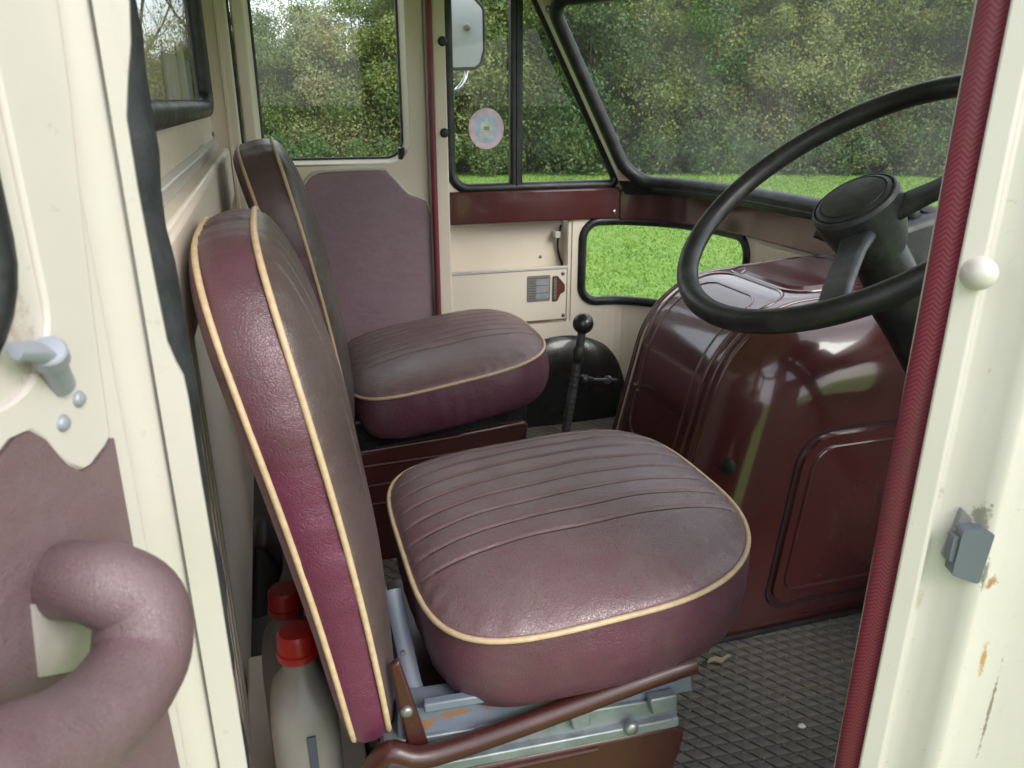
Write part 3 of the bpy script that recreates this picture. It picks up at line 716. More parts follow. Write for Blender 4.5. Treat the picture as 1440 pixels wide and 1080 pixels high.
# ------------------------------------------------------------ rear body (behind the bulkhead): side walls with the serving hatch
rb0, rb1 = -2.4, -.152
plate('rear_side', [(rb0, .5), (rb1, .5), (rb1, 2.2), (rb0, 2.2)], [[(-1.7, 1.38), (-.16, 1.38), (-.16, 2.1), (-1.7, 2.1)]], lambda u, v, w: Vector((u, YF + .06 + w, v)), .03, 'cream', van)
plate('rear_side', [(rb0, .5), (rb1, .5), (rb1, 2.2), (rb0, 2.2)], [[(-1.7, 1.38), (-.5, 1.38), (-.5, 2.1), (-1.7, 2.1)]], lambda u, v, w: Vector((u, YN - .05 - w, v)), .03, 'cream', van)
box('rear_roof', rb0, rb1, YN - .08, YF + .09, 2.2, 2.24, 'cream', van)
box('rear_floor', rb0, rb1, YN - .05, YF + .06, .45, .5, 'cream_lifted', van)
box('rear_end', rb0 - .03, rb0, YN - .08, YF + .09, .45, 2.2, 'cream', van)
box('cab_step_wall', -.16, -.155, YN - .08, YN, 1.95, 2.2, 'cream', van)
box('serving_counter', -.60, -.156, .60, YF + .055, 1.36, 1.385, 'cream_lifted', van)
q0, q1 = at(229, 72, Y=1.62), at(266, 86, Y=2.02)
nb = prism('reflection_card', [(q0.x, q0.y, 1.386), (q1.x, q1.y, 1.386), (q1.x, q1.y, q1.z), (q0.x, q0.y, q0.z)], (-.004, 0, 0), 'plain_white', None, .001)  # card added in place of a pale reflection in the glass
tag(nb, 'white card added to stand in for a pale reflection in the bulkhead window', 'card')
# road wheels under the body
def road_wheel(x, y, sg):
    w = lathe('road_wheel', [(.0001, -.06), (.18, -.065), (.27, -.065), (.292, -.05), (.30, 0), (.292, .05), (.27, .065), (.18, .06), (.0001, .03)], (x, y, .30), (0, sg, 0), 'rubber', van, 36)
    lathe('hub_cap', [(.0001, .0), (.17, 0), (.17, .052), (.14, .045), (.08, .07), (.0001, .08)], (x, y, .30), (0, sg, 0), 'cream', w, 28)
for x in (.86, -1.75):
    road_wheel(x, YF + .045, 1); road_wheel(x, YN - .045, -1)

# black wheel arch in the far footwell
V, F = [], []
acx, ar, ay0 = .86, .318, 2.205
ths = np.linspace(0, math.pi, 40); prof = [(0, .14)] + [(.06 * (1 - math.cos(t)), .14 - .0 + 0) for t in ()]
sec = [(ay0 - .004, .03), (ay0 - .003, .22), (ay0, .42), (ay0 + .005, .58), (ay0 + .012, .71), (ay0 + .021, .82), (ay0 + .034, .91), (YF - .005, .97), (YF + .02, 1.0)]
for t in ths:
    for y, k in sec: V.append((acx + ar * .98 * k * math.cos(t), y, FLOOR - .02 + (ar * k) * math.sin(t)))
m_ = len(sec)
F = [[i * m_ + j, i * m_ + j + 1, (i + 1) * m_ + j + 1, (i + 1) * m_ + j] for i in range(39) for j in range(m_ - 1)]
F += [[i * m_ for i in range(40)]]
wa = M('wheel_arch', V, F, 'black_gloss', van, 50)

# ------------------------------------------------------------ dash: cream flap below the rail, instrument pod, far-side corner tidy
fpan = prism('inspection_flap', [wallpt(plan_s(1.238, y), z, -.006) for y, z in ((1.79, .98), (1.42, .98), (1.42, 1.196), (1.79, 1.196))], (-.004, 0, 0), 'cream_lifted', van, .002)
for y, z in ((1.74, 1.15), (1.50, 1.15), (1.62, 1.04)):
    lathe('grommet', [(.0001, 0), (.009, 0), (.008, .003), (.0001, .0035)], (1.226, y, z), (-1, 0, 0), 'rubber', fpan, 12)
p = at(1057, 396, X=1.20); lathe('pull_knob', [(.0001, 0), (.004, 0), (.004, .02), (.009, .024), (.010, .034), (.006, .04), (.0001, .041)], (1.226, p.y, p.z), (-1, 0, 0), 'black_plastic', van, 14)

# ------------------------------------------------------------ rubber mat with raised diamond treads
mat_o = box('rubber_mat', -.02, 1.235, YN + .06, YF - .02, FLOOR - .012, FLOOR, 'mat_rubber', None, .002)
tag(mat_o, 'dirty black rubber floor mat with raised diamond treads', 'mat')
du, dv = .029, .0215
def dia_mesh():
    h = .0042; V = []
    for k, z in ((.455, 0), (.405, h)):
        V += [(-k * du * 1.0 + k * dv * .75, -k * dv, z), (k * du + k * dv * .75, -k * dv, z), (k * du - k * dv * .75, k * dv, z), (-k * du - k * dv * .75, k * dv, z)]
    F = [[4, 5, 6, 7]] + [[i, (i + 1) % 4, 4 + (i + 1) % 4, 4 + i] for i in range(4)]
    return V, F
Vd, Fd = dia_mesh()
dme = bpy.data.meshes.new('tread'); dme.from_pydata(Vd, [], Fd); dme.materials.append(MATS['mat_rubber']); dme.update()
rot = R(-4); vis, rest = [], []
def proj(p):
    q = Vector(p) - _C; z = q.dot(_f); return 720 + FPX * q.dot(_r) / z, 540 - FPX * q.dot(_u) / z
for i in range(-60, 60):
    for j in range(-70, 70):
        u, v = i * du - j * dv * .75, j * dv
        x, y = .6 + u * math.cos(rot) - v * math.sin(rot), YC + u * math.sin(rot) + v * math.cos(rot)
        if .0 < x < 1.21 and YN + .08 < y < YF - .03:
            px, py = proj((x, y, FLOOR))
            inv = (px > 960 and py > 840 and px < 1300 - (py - 840) * .2 and py < 1100 and y < 1.12) or (735 < px < 850 and 585 < py < 640)
            (vis if inv else rest).append((x, y))
vis.sort(key=lambda q: q[1])
rest += vis[300:]; vis = vis[:300]
for x, y in vis:
    o = bpy.data.objects.new('tread', dme); COL.objects.link(o); o.parent = mat_o; o.location = (x, y, FLOOR - .0002); o.rotation_euler.z = rot
V, F = [], []
cr_, sr_ = math.cos(rot), math.sin(rot)
for x, y in rest:
    b = len(V); V += [(x + a * cr_ - c * sr_, y + a * sr_ + c * cr_, FLOOR - .0002 + z) for a, c, z in Vd]; F += [[b + k for k in f] for f in Fd]
M('tread_field', V, F, 'mat_rubber', mat_o, smooth=False)['kind'] = 'stuff'

# bits on the mat: a pebble, a dry leaf and grit
def lump(name, c, r, seed, mat, parent=None):
    g_ = random.Random(seed); V, F = [], []; nu, nv = 8, 5
    for j in range(nv + 1):
        for i in range(nu):
            t, f_ = 2 * math.pi * i / nu, math.pi * j / nv; k = r * g_.uniform(.8, 1.15)
            V.append((c[0] + k * math.sin(f_) * math.cos(t) * 1.3, c[1] + k * math.sin(f_) * math.sin(t), c[2] + k * .7 * (1 - math.cos(f_)) * .9))
    F = [[j * nu + i, j * nu + (i + 1) % nu, (j + 1) * nu + (i + 1) % nu, (j + 1) * nu + i] for j in range(nv) for i in range(nu)]
    return M(name, V, F, mat, parent)
q = at(1127, 1023, Z=FLOOR + .004); tag(lump('pebble', (q.x, q.y, FLOOR + .003), .006, 3, 'plain_white'), 'small pale pebble lying on the rubber mat', 'pebble')
q = at(1012, 932, Z=FLOOR + .006); V = []; g_ = random.Random(4)
for i in range(9):
    for j in range(5): V.append((q.x + (i - 4) * .0065 + g_.uniform(-.001, .001), q.y + (j - 2) * .005 * (1 - abs(i - 4) / 5) + .004 * math.sin(i), FLOOR + .005 + .004 * abs(j - 2) + g_.uniform(0, .003)))
simple('straw', (.34, .30, .19), .8)
tag(M('dry_leaf', V, [[i * 5 + j, i * 5 + j + 1, i * 5 + j + 6, i * 5 + j + 5] for i in range(8) for j in range(4)], 'straw', None, 60), 'crumpled dry leaf on the mat beside the driver seat', 'leaf')
V, F = [], []; g_ = random.Random(9)
for k in range(420):
    x, y, r = g_.uniform(.45, 1.15), g_.uniform(.55, 1.09), g_.uniform(.0008, .0026); b = len(V)
    V += [(x - r, y - r, FLOOR + .002), (x + r, y - r * .6, FLOOR + .003), (x + r * .3, y + r, FLOOR + .002), (x, y, FLOOR + .005 + r)]
    F += [[b, b + 1, b + 3], [b + 1, b + 2, b + 3], [b + 2, b, b + 3]]
tag(M('grit', V, F, 'straw', None, 0), 'crumbs of grit and straw scattered over the rubber mat', 'grit', kind='stuff')

# ------------------------------------------------------------ engine cover
EY0, EY1 = 1.095, 1.625
cov = thing('engine_cover', 'glossy maroon engine cover between the seats and the windscreen', 'engine cover', (.95, YC, FLOOR))
cp = rpoly([(.655, FLOOR), (.800, 1.185), (1.235, 1.215), (1.235, FLOOR)], [0, .21, 0, 0], 20)[:-1]
# refine the outline and give every point its outward normal
out = []
for i in range(len(cp) - 1):
    p, q = Vector(cp[i]), Vector(cp[i + 1]); k = max(1, int((q - p).length / .03))
    out += [p.lerp(q, j / k) for j in range(k)]
out.append(Vector(cp[-1])); NP = len(out)
nor = []
for i in range(NP):
    t = (out[min(i + 1, NP - 1)] - out[max(i - 1, 0)]).normalized(); nor.append(Vector((-t.y, t.x)))
if nor[3].x > 0: nor = [-v for v in nor]
for i in range(NP):
    if out[i].y < FLOOR + .01: nor[i] = Vector((nor[i].x, 0))
nor[-1] = Vector((0, 1)); out.append(Vector((1.235, FLOOR))); nor.append(Vector((0, 0))); NP += 1
def cov_off(y):
    rn, rf = .155, .12
    if y < EY0 + rn: d = EY0 + rn - y; return rn - math.sqrt(max(0, rn * rn - d * d))
    if y > EY1 - rf: d = y - (EY1 - rf); return rf - math.sqrt(max(0, rf * rf - d * d))
    return 0
ys = [EY0 + .155 * (1 - math.cos(t)) for t in np.linspace(0, math.pi / 2, 12)] + list(np.linspace(EY0 + .17, EY1 - .14, 10)) + [EY1 - .12 * (1 - math.cos(t)) for t in np.linspace(math.pi / 2, 0, 12)]
def covpt(i, y, lift=0):
    d = cov_off(y); n2 = nor[i]
    ny = 0
    if y < EY0 + .155: ny = -(EY0 + .155 - y) / .155
    if y > EY1 - .12: ny = (y - (EY1 - .12)) / .12
    k = math.sqrt(max(0, 1 - ny * ny))
    # the crown of the lid stands a little proud between its two beads
    crown = .010 * (1 if 1.20 < y < 1.535 else 0)
    q = out[i] - n2 * d
    return Vector((q.x + n2.x * (lift * k), y + ny * lift, max(FLOOR, q.y + n2.y * (lift * k))))
V = [covpt(i, y) for y in ys for i in range(NP)]
F = [[j * NP + i, j * NP + i + 1, (j + 1) * NP + i + 1, (j + 1) * NP + i] for j in range(len(ys) - 1) for i in range(NP - 1)]
F += [[i for i in range(NP)], [(len(ys) - 1) * NP + i for i in range(NP)]]
M('cover_shell', V, F, 'maroon_gloss', cov, 40)
def bead_prof(w, h): return [(-w, -h * .5), (-w * .6, h * .45), (-w * .25, h), (w * .25, h), (w * .6, h * .45), (w, -h * .5)]
def cov_bead(y, i0, i1, r=.005):
    return tube('bead', [covpt(i, y, -.0015) for i in range(i0, i1)], r, 'maroon_gloss', cov, seg=10)
def idx(z): return min(range(NP), key=lambda i: abs(out[i].y - z) + (0 if out[i].x < .85 else 9))
def idxx(x): return min(range(NP), key=lambda i: abs(out[i].x - x) + (0 if out[i].y > 1.12 else 9))
iA, iB = idx(.76), idxx(1.20)
for y in (1.205, 1.222, 1.53, 1.547): cov_bead(y, iA, iB, .0046)
# raised lid panel on the rear face, pressed edge as a closed bead
def rear_loop(y0, y1, z0, zi1, r, lift, nseg=8):
    la = [0]
    for i in range(1, NP): la.append(la[-1] + (out[i] - out[i - 1]).length)
    s0, s1 = la[idx(z0)], la[zi1]
    lpp = rpoly([(y0, s0), (y1, s0), (y1, s1), (y0, s1)], r, nseg); res = []
    for k in range(len(lpp)):
        p, q = Vector(lpp[k]), Vector(lpp[(k + 1) % len(lpp)]); m = max(1, int((q - p).length / .02))
        for j in range(m):
            t = p.lerp(q, j / m); i = min(max(int(np.searchsorted(la, t.y)), 1), NP - 1); f = (t.y - la[i - 1]) / (la[i] - la[i - 1] + 1e-9)
            res.append(covpt(i - 1, t.x, lift).lerp(covpt(i, t.x, lift), f))
    return res
tube('bead', rear_loop(1.245, 1.505, .80, idxx(.95), .06, -.0015), .0046, 'maroon_gloss', cov, True, 10)
tube('bead', rear_loop(1.275, 1.475, .865, idxx(.90), .045, -.001), .0034, 'maroon_gloss', cov, True, 10)
tube('bead', rear_loop(1.24, 1.51, .70, idx(.78), .03, .0003), .0035, 'maroon_gloss', cov, True, 10) if False else None
q = covpt(idx(.835), 1.37, .001); screw(q, (-1, 0, .25), .008, cov, 'maroon_gloss'); q = covpt(idx(.93), 1.47, .001); screw(q, (-1, 0, .25), .005, cov, 'maroon_gloss')
# raised oblong on the top
def top_loop(x0, x1, y0, y1, r, lift):
    lpp = rpoly([(x0, y0), (x1, y0), (x1, y1), (x0, y1)], r, 8); res = []
    for u, v in lpp:
        z = 1.185 + (u - .80) * (.03 / .435); res.append(Vector((u, v, z + lift)))
    return res
tl = top_loop(.975, 1.19, 1.27, 1.50, .05, .0)
M('top_pad', tl + [q + Vector((0, 0, .006)) for q in top_loop(.981, 1.184, 1.276, 1.494, .046, 0)], [[i, (i + 1) % len(tl), len(tl) + (i + 1) % len(tl), len(tl) + i] for i in range(len(tl))] + [[len(tl) + i for i in range(len(tl))]], 'maroon_gloss', cov, 40)
tube('bead', top_loop(.96, 1.205, 1.255, 1.515, .055, .001), .003, 'maroon_gloss', cov, True, 8)
# near side: hatch door with pressed border
hx = rpoly([(.868, .612), (1.228, .612), (1.228, .968), (.905, .968)], [.035, .01, .01, .07], 10)
hatch = plate('side_hatch', hx, [], lambda u, v, w: Vector((u, EY0 + .002 - w, v)), .010, 'maroon_gloss', cov); bev(hatch, .004, 3, 50)
hi = rpoly([(.892, .640), (1.215, .640), (1.215, .945), (.925, .945)], [.03, .01, .01, .05], 10)
tube('bead', [Vector((u, EY0 - .008, v)) for u, v in hi], .0038, 'maroon_gloss', hatch, True, 8)
screw((1.13, EY0 - .008, .648), (0, -1, 0), .009, hatch, 'maroon_gloss')
gap = [Vector((u, EY0 - .0005, v)) for u, v in rpoly([(.857, .600), (1.23, .600), (1.23, .978), (.897, .978)], [.04, .01, .01, .075], 10)]
tube('hatch_gap', gap, .0026, 'groove_shade', cov, True, 6)  # dark line painted in for the shade of the hatch groove
sweep('base_flange', [(.70, EY0 + .012, FLOOR + .01), (1.23, EY0 + .012, FLOOR + .01)], [(-.02, -.012), (.02, -.012), (.02, .006), (-.012, .012)], 'maroon_flat', cov, up=(0, 0, 1))
tube('edge_seal', [(.69, EY0 - .012, FLOOR + .004), (1.23, EY0 - .012, FLOOR + .004)], .007, 'rubber', cov, seg=8)
# black bung in the near rear corner
q = covpt(idx(.90), EY0 + .05, 0); lathe('bung', [(.0001, -.004), (.016, -.004), (.016, .003), (.010, .006), (.0001, .0065)], q, (-.75, -.62, .12), 'black_plastic', cov, 16)
# choke pull on the far rear corner
b0 = at(856, 534, X=.735); k0 = at(824, 533, X=.66)
ck = thing('choke_pull', 'small black knob on a thin rod sticking out of the maroon engine cover', 'knob', b0)
tube('rod', [b0 + (b0 - k0) * .35, k0], .003, 'steel', ck, seg=8)
lathe('knob', [(.0001, 0), (.006, 0), (.006, .018), (.0105, .024), (.011, .032), (.007, .038), (.0001, .039)], k0 + (b0 - k0).normalized() * .022, (k0 - b0), 'black_plastic', ck, 16)
lathe('bush', [(.0001, 0), (.010, 0), (.010, .008), (.0001, .009)], b0, (k0 - b0), 'steel', ck, 14)

# ------------------------------------------------------------ gear lever
GY = 1.40
g0, g1, g2 = at(820, 455, Y=GY), at(815, 490, Y=GY), at(795, 610, Y=GY)
gd = (g2 - g1).normalized(); gb = g1 + gd * ((FLOOR + .0 - g1.z) / gd.z)
gl = thing('gear_lever', 'black gear lever with a ball knob between the seats', 'gear lever', gb)
tube('shaft', spline([gb, g1.lerp(gb, .5), g1 + gd * .06, g1 + gd * .03, g1, g0], 4), .0085, 'old_plastic', gl, seg=12)
for k in range(26):
    c = g1 + gd * (.055 + k * .012)
    if k % 1 == 0: lathe('tape_turn', [(.0001, -.004), (.0092, -.004), (.0100, 0), (.0092, .004), (.0001, .004)], c, gd, 'old_plastic', gl, 12) if k < 24 else None
lathe('collar', [(.0001, -.016), (.009, -.016), (.0125, -.008), (.0125, .010), (.009, .018), (.0001, .018)], g1 + gd * .012, gd, 'black_plastic', gl, 14)
lathe('ball_knob', [(.0001, -.0215)] + [(.0213 * math.cos(t), .0213 * math.sin(t)) for t in np.linspace(-1.45, 1.5, 18)] + [(.0001, .0213)], g0, -gd, 'black_gloss', gl, 28)
lathe('gaiter', [(.0001, 0), (.06, 0), (.055, .01), (.035, .02), (.030, .03), (.024, .032), (.020, .045), (.014, .05), (.0001, .05)], gb, (0, 0, 1), 'rubber', gl, 20)

# ------------------------------------------------------------ steering wheel
k_ = 1.093; WC = Vector((.6612 * k_, .780 * k_, CAMH + (1.444 - CAMH) * k_)); WT = R(36.5); WR = .235
WN = Vector((-math.sin(WT), 0, math.cos(WT))); WA = Vector((0, 1, 0)).cross(WN).normalized(); WB = WN.cross(WA)
def wp(r, a, h=0): return WC + (WA * math.cos(a) + WB * math.sin(a)) * r + WN * h
sw = thing('steering_wheel', 'large black two-spoke steering wheel on a steep column', 'steering wheel', WC - WN * .95)
rimp = [wp(WR, 2 * math.pi * k / 96) for k in range(96)]
tube('rim', rimp, .0152, 'black_plastic', sw, True, 18)
for k in range(0): pass
HB = -.012
lathe('hub', [(0.0001, -0.085), (0.0327, -0.085), (0.0414, -0.07), (0.0501, -0.04), (0.0556, -0.01), (0.0561, 0.004), (0.0534, 0.009), (0.0512, 0.01), (0.0507, 0.0075), (0.0485, 0.0075), (0.048, 0.0105), (0.0436, 0.0125), (0.0425, 0.011), (0.0409, 0.011), (0.0403, 0.013), (0.0218, 0.0155), (0.0001, 0.016)], WC + WN * HB, WN, 'old_plastic', sw, 48, sharp=28)
# angles of the two spokes from the photograph
def ang_of(px, py):
    d = _r * (px - 720) / FPX - _u * (py - 540) / FPX + _f
    t = WN.dot(WC - _C) / WN.dot(d); q = _C + d * t - WC
    return math.atan2(q.dot(WB), q.dot(WA))
for a in (ang_of(1168, 436), ang_of(1430, 212)):
    pts = [wp(.030, a, -.036), wp(.065, a, -.028), wp(.11, a, -.018), wp(.17, a, -.007), wp(WR - .004, a, -.001)]
    sweep('spoke', spline(pts, 5), rpoly([(-.019, -.008), (.019, -.008), (.016, .007), (-.016, .007)], .006, 4), 'old_plastic', sw, up=WN, scale=[1.35 - .35 * min(1, t / 8) for t in range(21)])
cb = WC - WN * .085
lathe('column_shroud', [(.0001, 0), (.034, 0), (.036, .05), (.036, .075), (.042, .078), (.042, .10), (.038, .16), (.034, .30), (.024, .42), (.022, .85), (.0001, .85)], cb + WN * .012, -WN, 'black_plastic', sw, 24)
# indicator stalk
s0 = cb - WN * .015; e = at(1146, 328, Y=s0.y + .05)
tube('indicator_stalk', [s0, s0.lerp(e, .5), s0.lerp(e, .8), e], .006, 'black_plastic', sw, seg=10, scale=[.7, .75, 1.15, 1.0])
# instrument pod forward of the column
pp = [at(1236, 360, Y=.90), at(1262, 322, Y=.90), at(1350, 292, Y=.90), at(1375, 400, Y=.90), at(1262, 402, Y=.90)]
ip = prism('instrument_pod', pp, (0, .12, 0), 'old_plastic', van, .012, 3)
for dx in (0, .03): lathe('pod_switch', [(.0001, -.01), (.014, -.01), (.014, .004), (.010, .011), (.0001, .013)], pp[1].lerp(pp[2], .45) + Vector((dx, .03, 0)), (-.2, -.3, .93), 'black_plastic', ip, 16)
prism('pod_bracket', [at(1262, 402, Y=.92), at(1375, 400, Y=.92), at(1400, 520, Y=.92), at(1300, 520, Y=.92)], (0, .06, 0), 'black_plastic', ip, .006)

# ------------------------------------------------------------ seats
def pad(prefix, parent, T, a, b, n_top, n_bot, hb, dome, pleats, mats, rear_pipe=False, nx=110, ny=400, pl_range=.80, prof=None, puff=.6):
    mb, mt = mats
    def nexp(x, y): return n_bot if x <= 0 else (n_top[0] if y < 0 else n_top[1]) if isinstance(n_top, tuple) else n_top
    def outline(th, e=0):
        c, s_ = math.cos(th), math.sin(th); n = nexp(c, s_)
        k = (abs(c) ** n + abs(s_) ** n) ** (-1 / n); return (a + e) * c * k, (b + e) * s_ * k
    prof = prof or [(-.045, 0), (-.018, .003), (-.006, .013), (.001, .032), (.005, .058), (.004, .085), (.0, hb)]
    NT = 160; V, F = [], []
    for e, z in prof:
        for k in range(NT):
            x, y = outline(2 * math.pi * k / NT, e)
            w = .0011 * math.sin(k * 1.3 + 2 * math.sin(k * .21)) * math.sin(k * .11 + z * 25) + .0014 * math.sin(k * .37 + 2 + z * 20)
            V.append(T(x * (1 + w / a), y * (1 + w / b), z))
    for j in range(len(prof) - 1):
        for k in range(NT): F.append([j * NT + k, j * NT + (k + 1) % NT, (j + 1) * NT + (k + 1) % NT, (j + 1) * NT + k])
    F.append(list(range(NT)))
    M(prefix + '_border', V, F, mb, parent, 60)
    # top panel: square grid pushed into the outline
    V, F = [], []
    def top_z(x, y):
        n = nexp(x, y); m = (abs(x / a) ** n + abs(y / b) ** n) ** (1 / n)
        z = hb + dome * max(0, 1 - m ** 2.6) ** puff
        fade = 1 - max(0, min(1, (abs(x / a) - pl_range) / .12))
        for yi in pleats:
            q = (y - yi) / .0032
            if abs(q) < 4 and m < .97: z -= .0032 * math.exp(-q * q) * fade
        th = math.atan2(y / b, x / a); z += .0016 * math.exp(-(1 - m) / .05) * math.sin(th * 43 + 3 * math.sin(th * 5)) * math.sin(th * 7 + 1) * min(1, (1 - m) / .02)
        return z + (.0006 * math.sin(x * 31 + y * 17) + .0005 * math.sin(x * 53 - y * 41 + 1)) * max(0, 1 - m ** 3)
    for i in range(nx + 1):
        for j in range(ny + 1):
            u, v = -1 + 2 * i / nx, -1 + 2 * j / ny
            # gather samples near the edge
            u = math.copysign(abs(u) ** .9, u); v = v
            m = max(abs(u), abs(v)); n = nexp(u, v)
            d = (abs(u) ** n + abs(v) ** n) ** (1 / n) if m > 1e-9 else 1
            x, y = a * u * m / d, b * v * m / d
            z = top_z(x, y)
            V.append(T(x, y, z))
    F = [[i * (ny + 1) + j, i * (ny + 1) + j + 1, (i + 1) * (ny + 1) + j + 1, (i + 1) * (ny + 1) + j] for i in range(nx) for j in range(ny)]
    M(prefix + '_top' if prefix == 'cushion' else prefix + '_front', V, F, mt, parent, 0)
    tube('piping', [T(*outline(2 * math.pi * k / 140, .002), hb) for k in range(140)], .0034, 'piping', parent, True, 10)
    if rear_pipe:
        tube('piping', [T(*outline(2 * math.pi * k / 140, .001), prof[2][1]) for k in range(140)], .0032, 'piping', parent, True, 10)
    # stitched seams
    for yi in pleats:
        pts = []
        for t in np.linspace(-pl_range - .03, pl_range + .03, 26):
            x = a * t; z = top_z(x, yi) + .0003
            pts.append(T(x, yi, z))
        tube('seam', pts, .0009, 'stitch', parent, seg=5)
back_prof = [(-.02, -.012), (-.006, -.006), (0, 0), (.004, .012), (.005, .024), (.004, .036), (.0, .047)]
def seat(label, cx, cy, zp, tilt, a, b, bf, blean, bz, byc, bb, bh, ncush, bt):
    t = thing('seat', label, 'seat', (cx, cy, FLOOR), 'pair of cab seats')
    tl_ = R(tilt); hb = .110
    def TC(x, y, z):
        z -= hb
        return Vector((cx + x * math.cos(tl_) - z * math.sin(tl_), cy + y, zp + x * math.sin(tl_) + z * math.cos(tl_)))
    pad('cushion', t, TC, a, b, ncush, 4.4, hb, .044, [-.098 + .039 * k for k in range(8)], ('vinyl_border', 'vinyl_seat'), pl_range=.86)
    bl = R(blean); u = Vector((-math.sin(bl), 0, math.cos(bl))); f = Vector((math.cos(bl), 0, math.sin(bl)))
    P0 = Vector((bf, byc, bz)) - f * bt
    def TB(x, y, z): return P0 + u * x + Vector((0, y, 0)) + f * (bt + (z - bt) * (1 + .20 * x / bh) + .010 * (1 - (x / bh) ** 2))
    pad('backrest', t, TB, bh, bb, 3.6, 9, bt, .038, [-.14 + .047 * k for k in range(7)], ('vinyl_back', 'vinyl_front'), rear_pipe=True, pl_range=.84, prof=[(e, z * bt / .047) for e, z in back_prof], puff=.55)
    return t, TC, TB
d_seat, TCd, TBd = seat('maroon driver seat with cream piping in front of the steering wheel', .338, .866, 1.027, 3.5, .221, .229, .0245, 9.0, 1.158, .896, .232, .277, (2.5, 3.6), .047)
p_seat, TCp, TBp = seat('maroon passenger seat with cream piping beside the closed far door', .350, 1.742, .995, 8.5, .232, .238, .066, 10.0, 1.188, 1.736, .236, .294, (3.2, 3.4), .056)
# driver seat frame
Y0 = .652
fr1 = [at(975, 932, Y=Y0), at(900, 958, Y=Y0), at(760, 1010, Y=Y0), at(640, 1052, Y=Y0), at(585, 1065, Y=Y0), at(548, 1058, Y=Y0 + .005), at(520, 1085, Y=Y0 + .01)]
tube('frame_tube', spline(fr1, 6), .0125, 'maroon_flat', d_seat, seg=14)
prism('back_bracket', [at(x, y, Y=Y0 + .012) for x, y in ((548, 940), (562, 930), (608, 1060), (578, 1072))], (0, .010, 0), 'maroon_flat', d_seat, .003)
screw(at(572, 1001, Y=Y0 + .011), (0, -1, 0), .007, d_seat, 'steel')
def railbox(name, pts, y, dy, mat): return prism(name, [at(px, py, Y=y) for px, py in pts], (0, dy, 0), mat, d_seat, .002)
railbox('seat_channel', ((560, 1002), (972, 934), (974, 972), (560, 1054)), Y0 + .022, .035, 'grey_steel')
q = [at(x, y, Y=Y0 + .005) for x, y in ((597, 1000), (972, 950))]
railbox('channel_lip', ((597, 992), (700, 975), (700, 986), (597, 1004)), Y0 + .010, .012, 'grey_steel')
railbox('seat_runner', ((540, 1046), (953, 980), (953, 1012), (540, 1086)), Y0 + .016, .03, 'galvanised')
railbox('runner_base', ((540, 1090), (955, 1010), (955, 1022), (540, 1104)), Y0 + .006, .05, 'galvanised')
railbox('runner_clip', ((800, 1000), (828, 992), (832, 1020), (806, 1028)), Y0 + .008, .01, 'galvanised')
railbox('runner_stop', ((915, 985), (952, 978), (952, 1000), (918, 1006)), Y0 + .006, .014, 'galvanised')
screw(at(888, 1024, Y=Y0 + .004), (0, -1, 0), .009, d_seat, 'steel', 'adjuster_bolt')
tube('back_strut', [at(552, 830, Y=.80), at(580, 960, Y=.72), at(597, 1004, Y=.69)], .008, 'grey_steel', d_seat, seg=10, sx=1.3, sy=.7)
pb = [at(x, y, Y=Y0 + .01) for x, y in ((640, 1085), (945, 1022), (964, 1032), (958, 1056), (930, 1096))]
pz_ = [q for q in pb]
prism('seat_box', [(.06, Y0 + .012, FLOOR), (pz_[4].x - .03, Y0 + .012, FLOOR), pz_[3], pz_[2], pz_[1], pz_[0], (.06, Y0 + .012, pz_[0].z - .02)], (0, .40, 0), 'maroon_flat', d_seat, .006, 3)
tube('box_bead', [at(700, 1082, Y=Y0 + .010), at(840, 1052, Y=Y0 + .010)], .004, 'maroon_flat', d_seat, seg=8)
tube('cross_wire', [(.095, .74, .95), (.095, 1.0, .93)], .003, 'steel', d_seat, seg=6)
# passenger seat box with pressed ridges
PYN = 1.565
pbx = [at(x, y, Y=PYN) for x, y in ((492, 640), (737, 592), (744, 598), (742, 606), (728, 640))]
prism('seat_box', [(.06, PYN, FLOOR), (pbx[4].x - .03, PYN, FLOOR), pbx[4], pbx[3], pbx[2], pbx[1], pbx[0], (.06, PYN, pbx[0].z)], (0, .36, 0), 'maroon_flat', p_seat, .006, 3)
for k, (x0, y0, x1, y1) in enumerate(((503, 637, 648, 613), (508, 657, 640, 637), (512, 685, 600, 670), (516, 710, 570, 703))):
    tube('box_bead', [at(x0, y0, Y=PYN - .001), at(x1, y1, Y=PYN - .001)], .0042, 'maroon_flat', p_seat, seg=8)
box('seat_base', .08, .52, PYN + .01, PYN + .35, .80, .905, 'black_gloss', p_seat, .01)

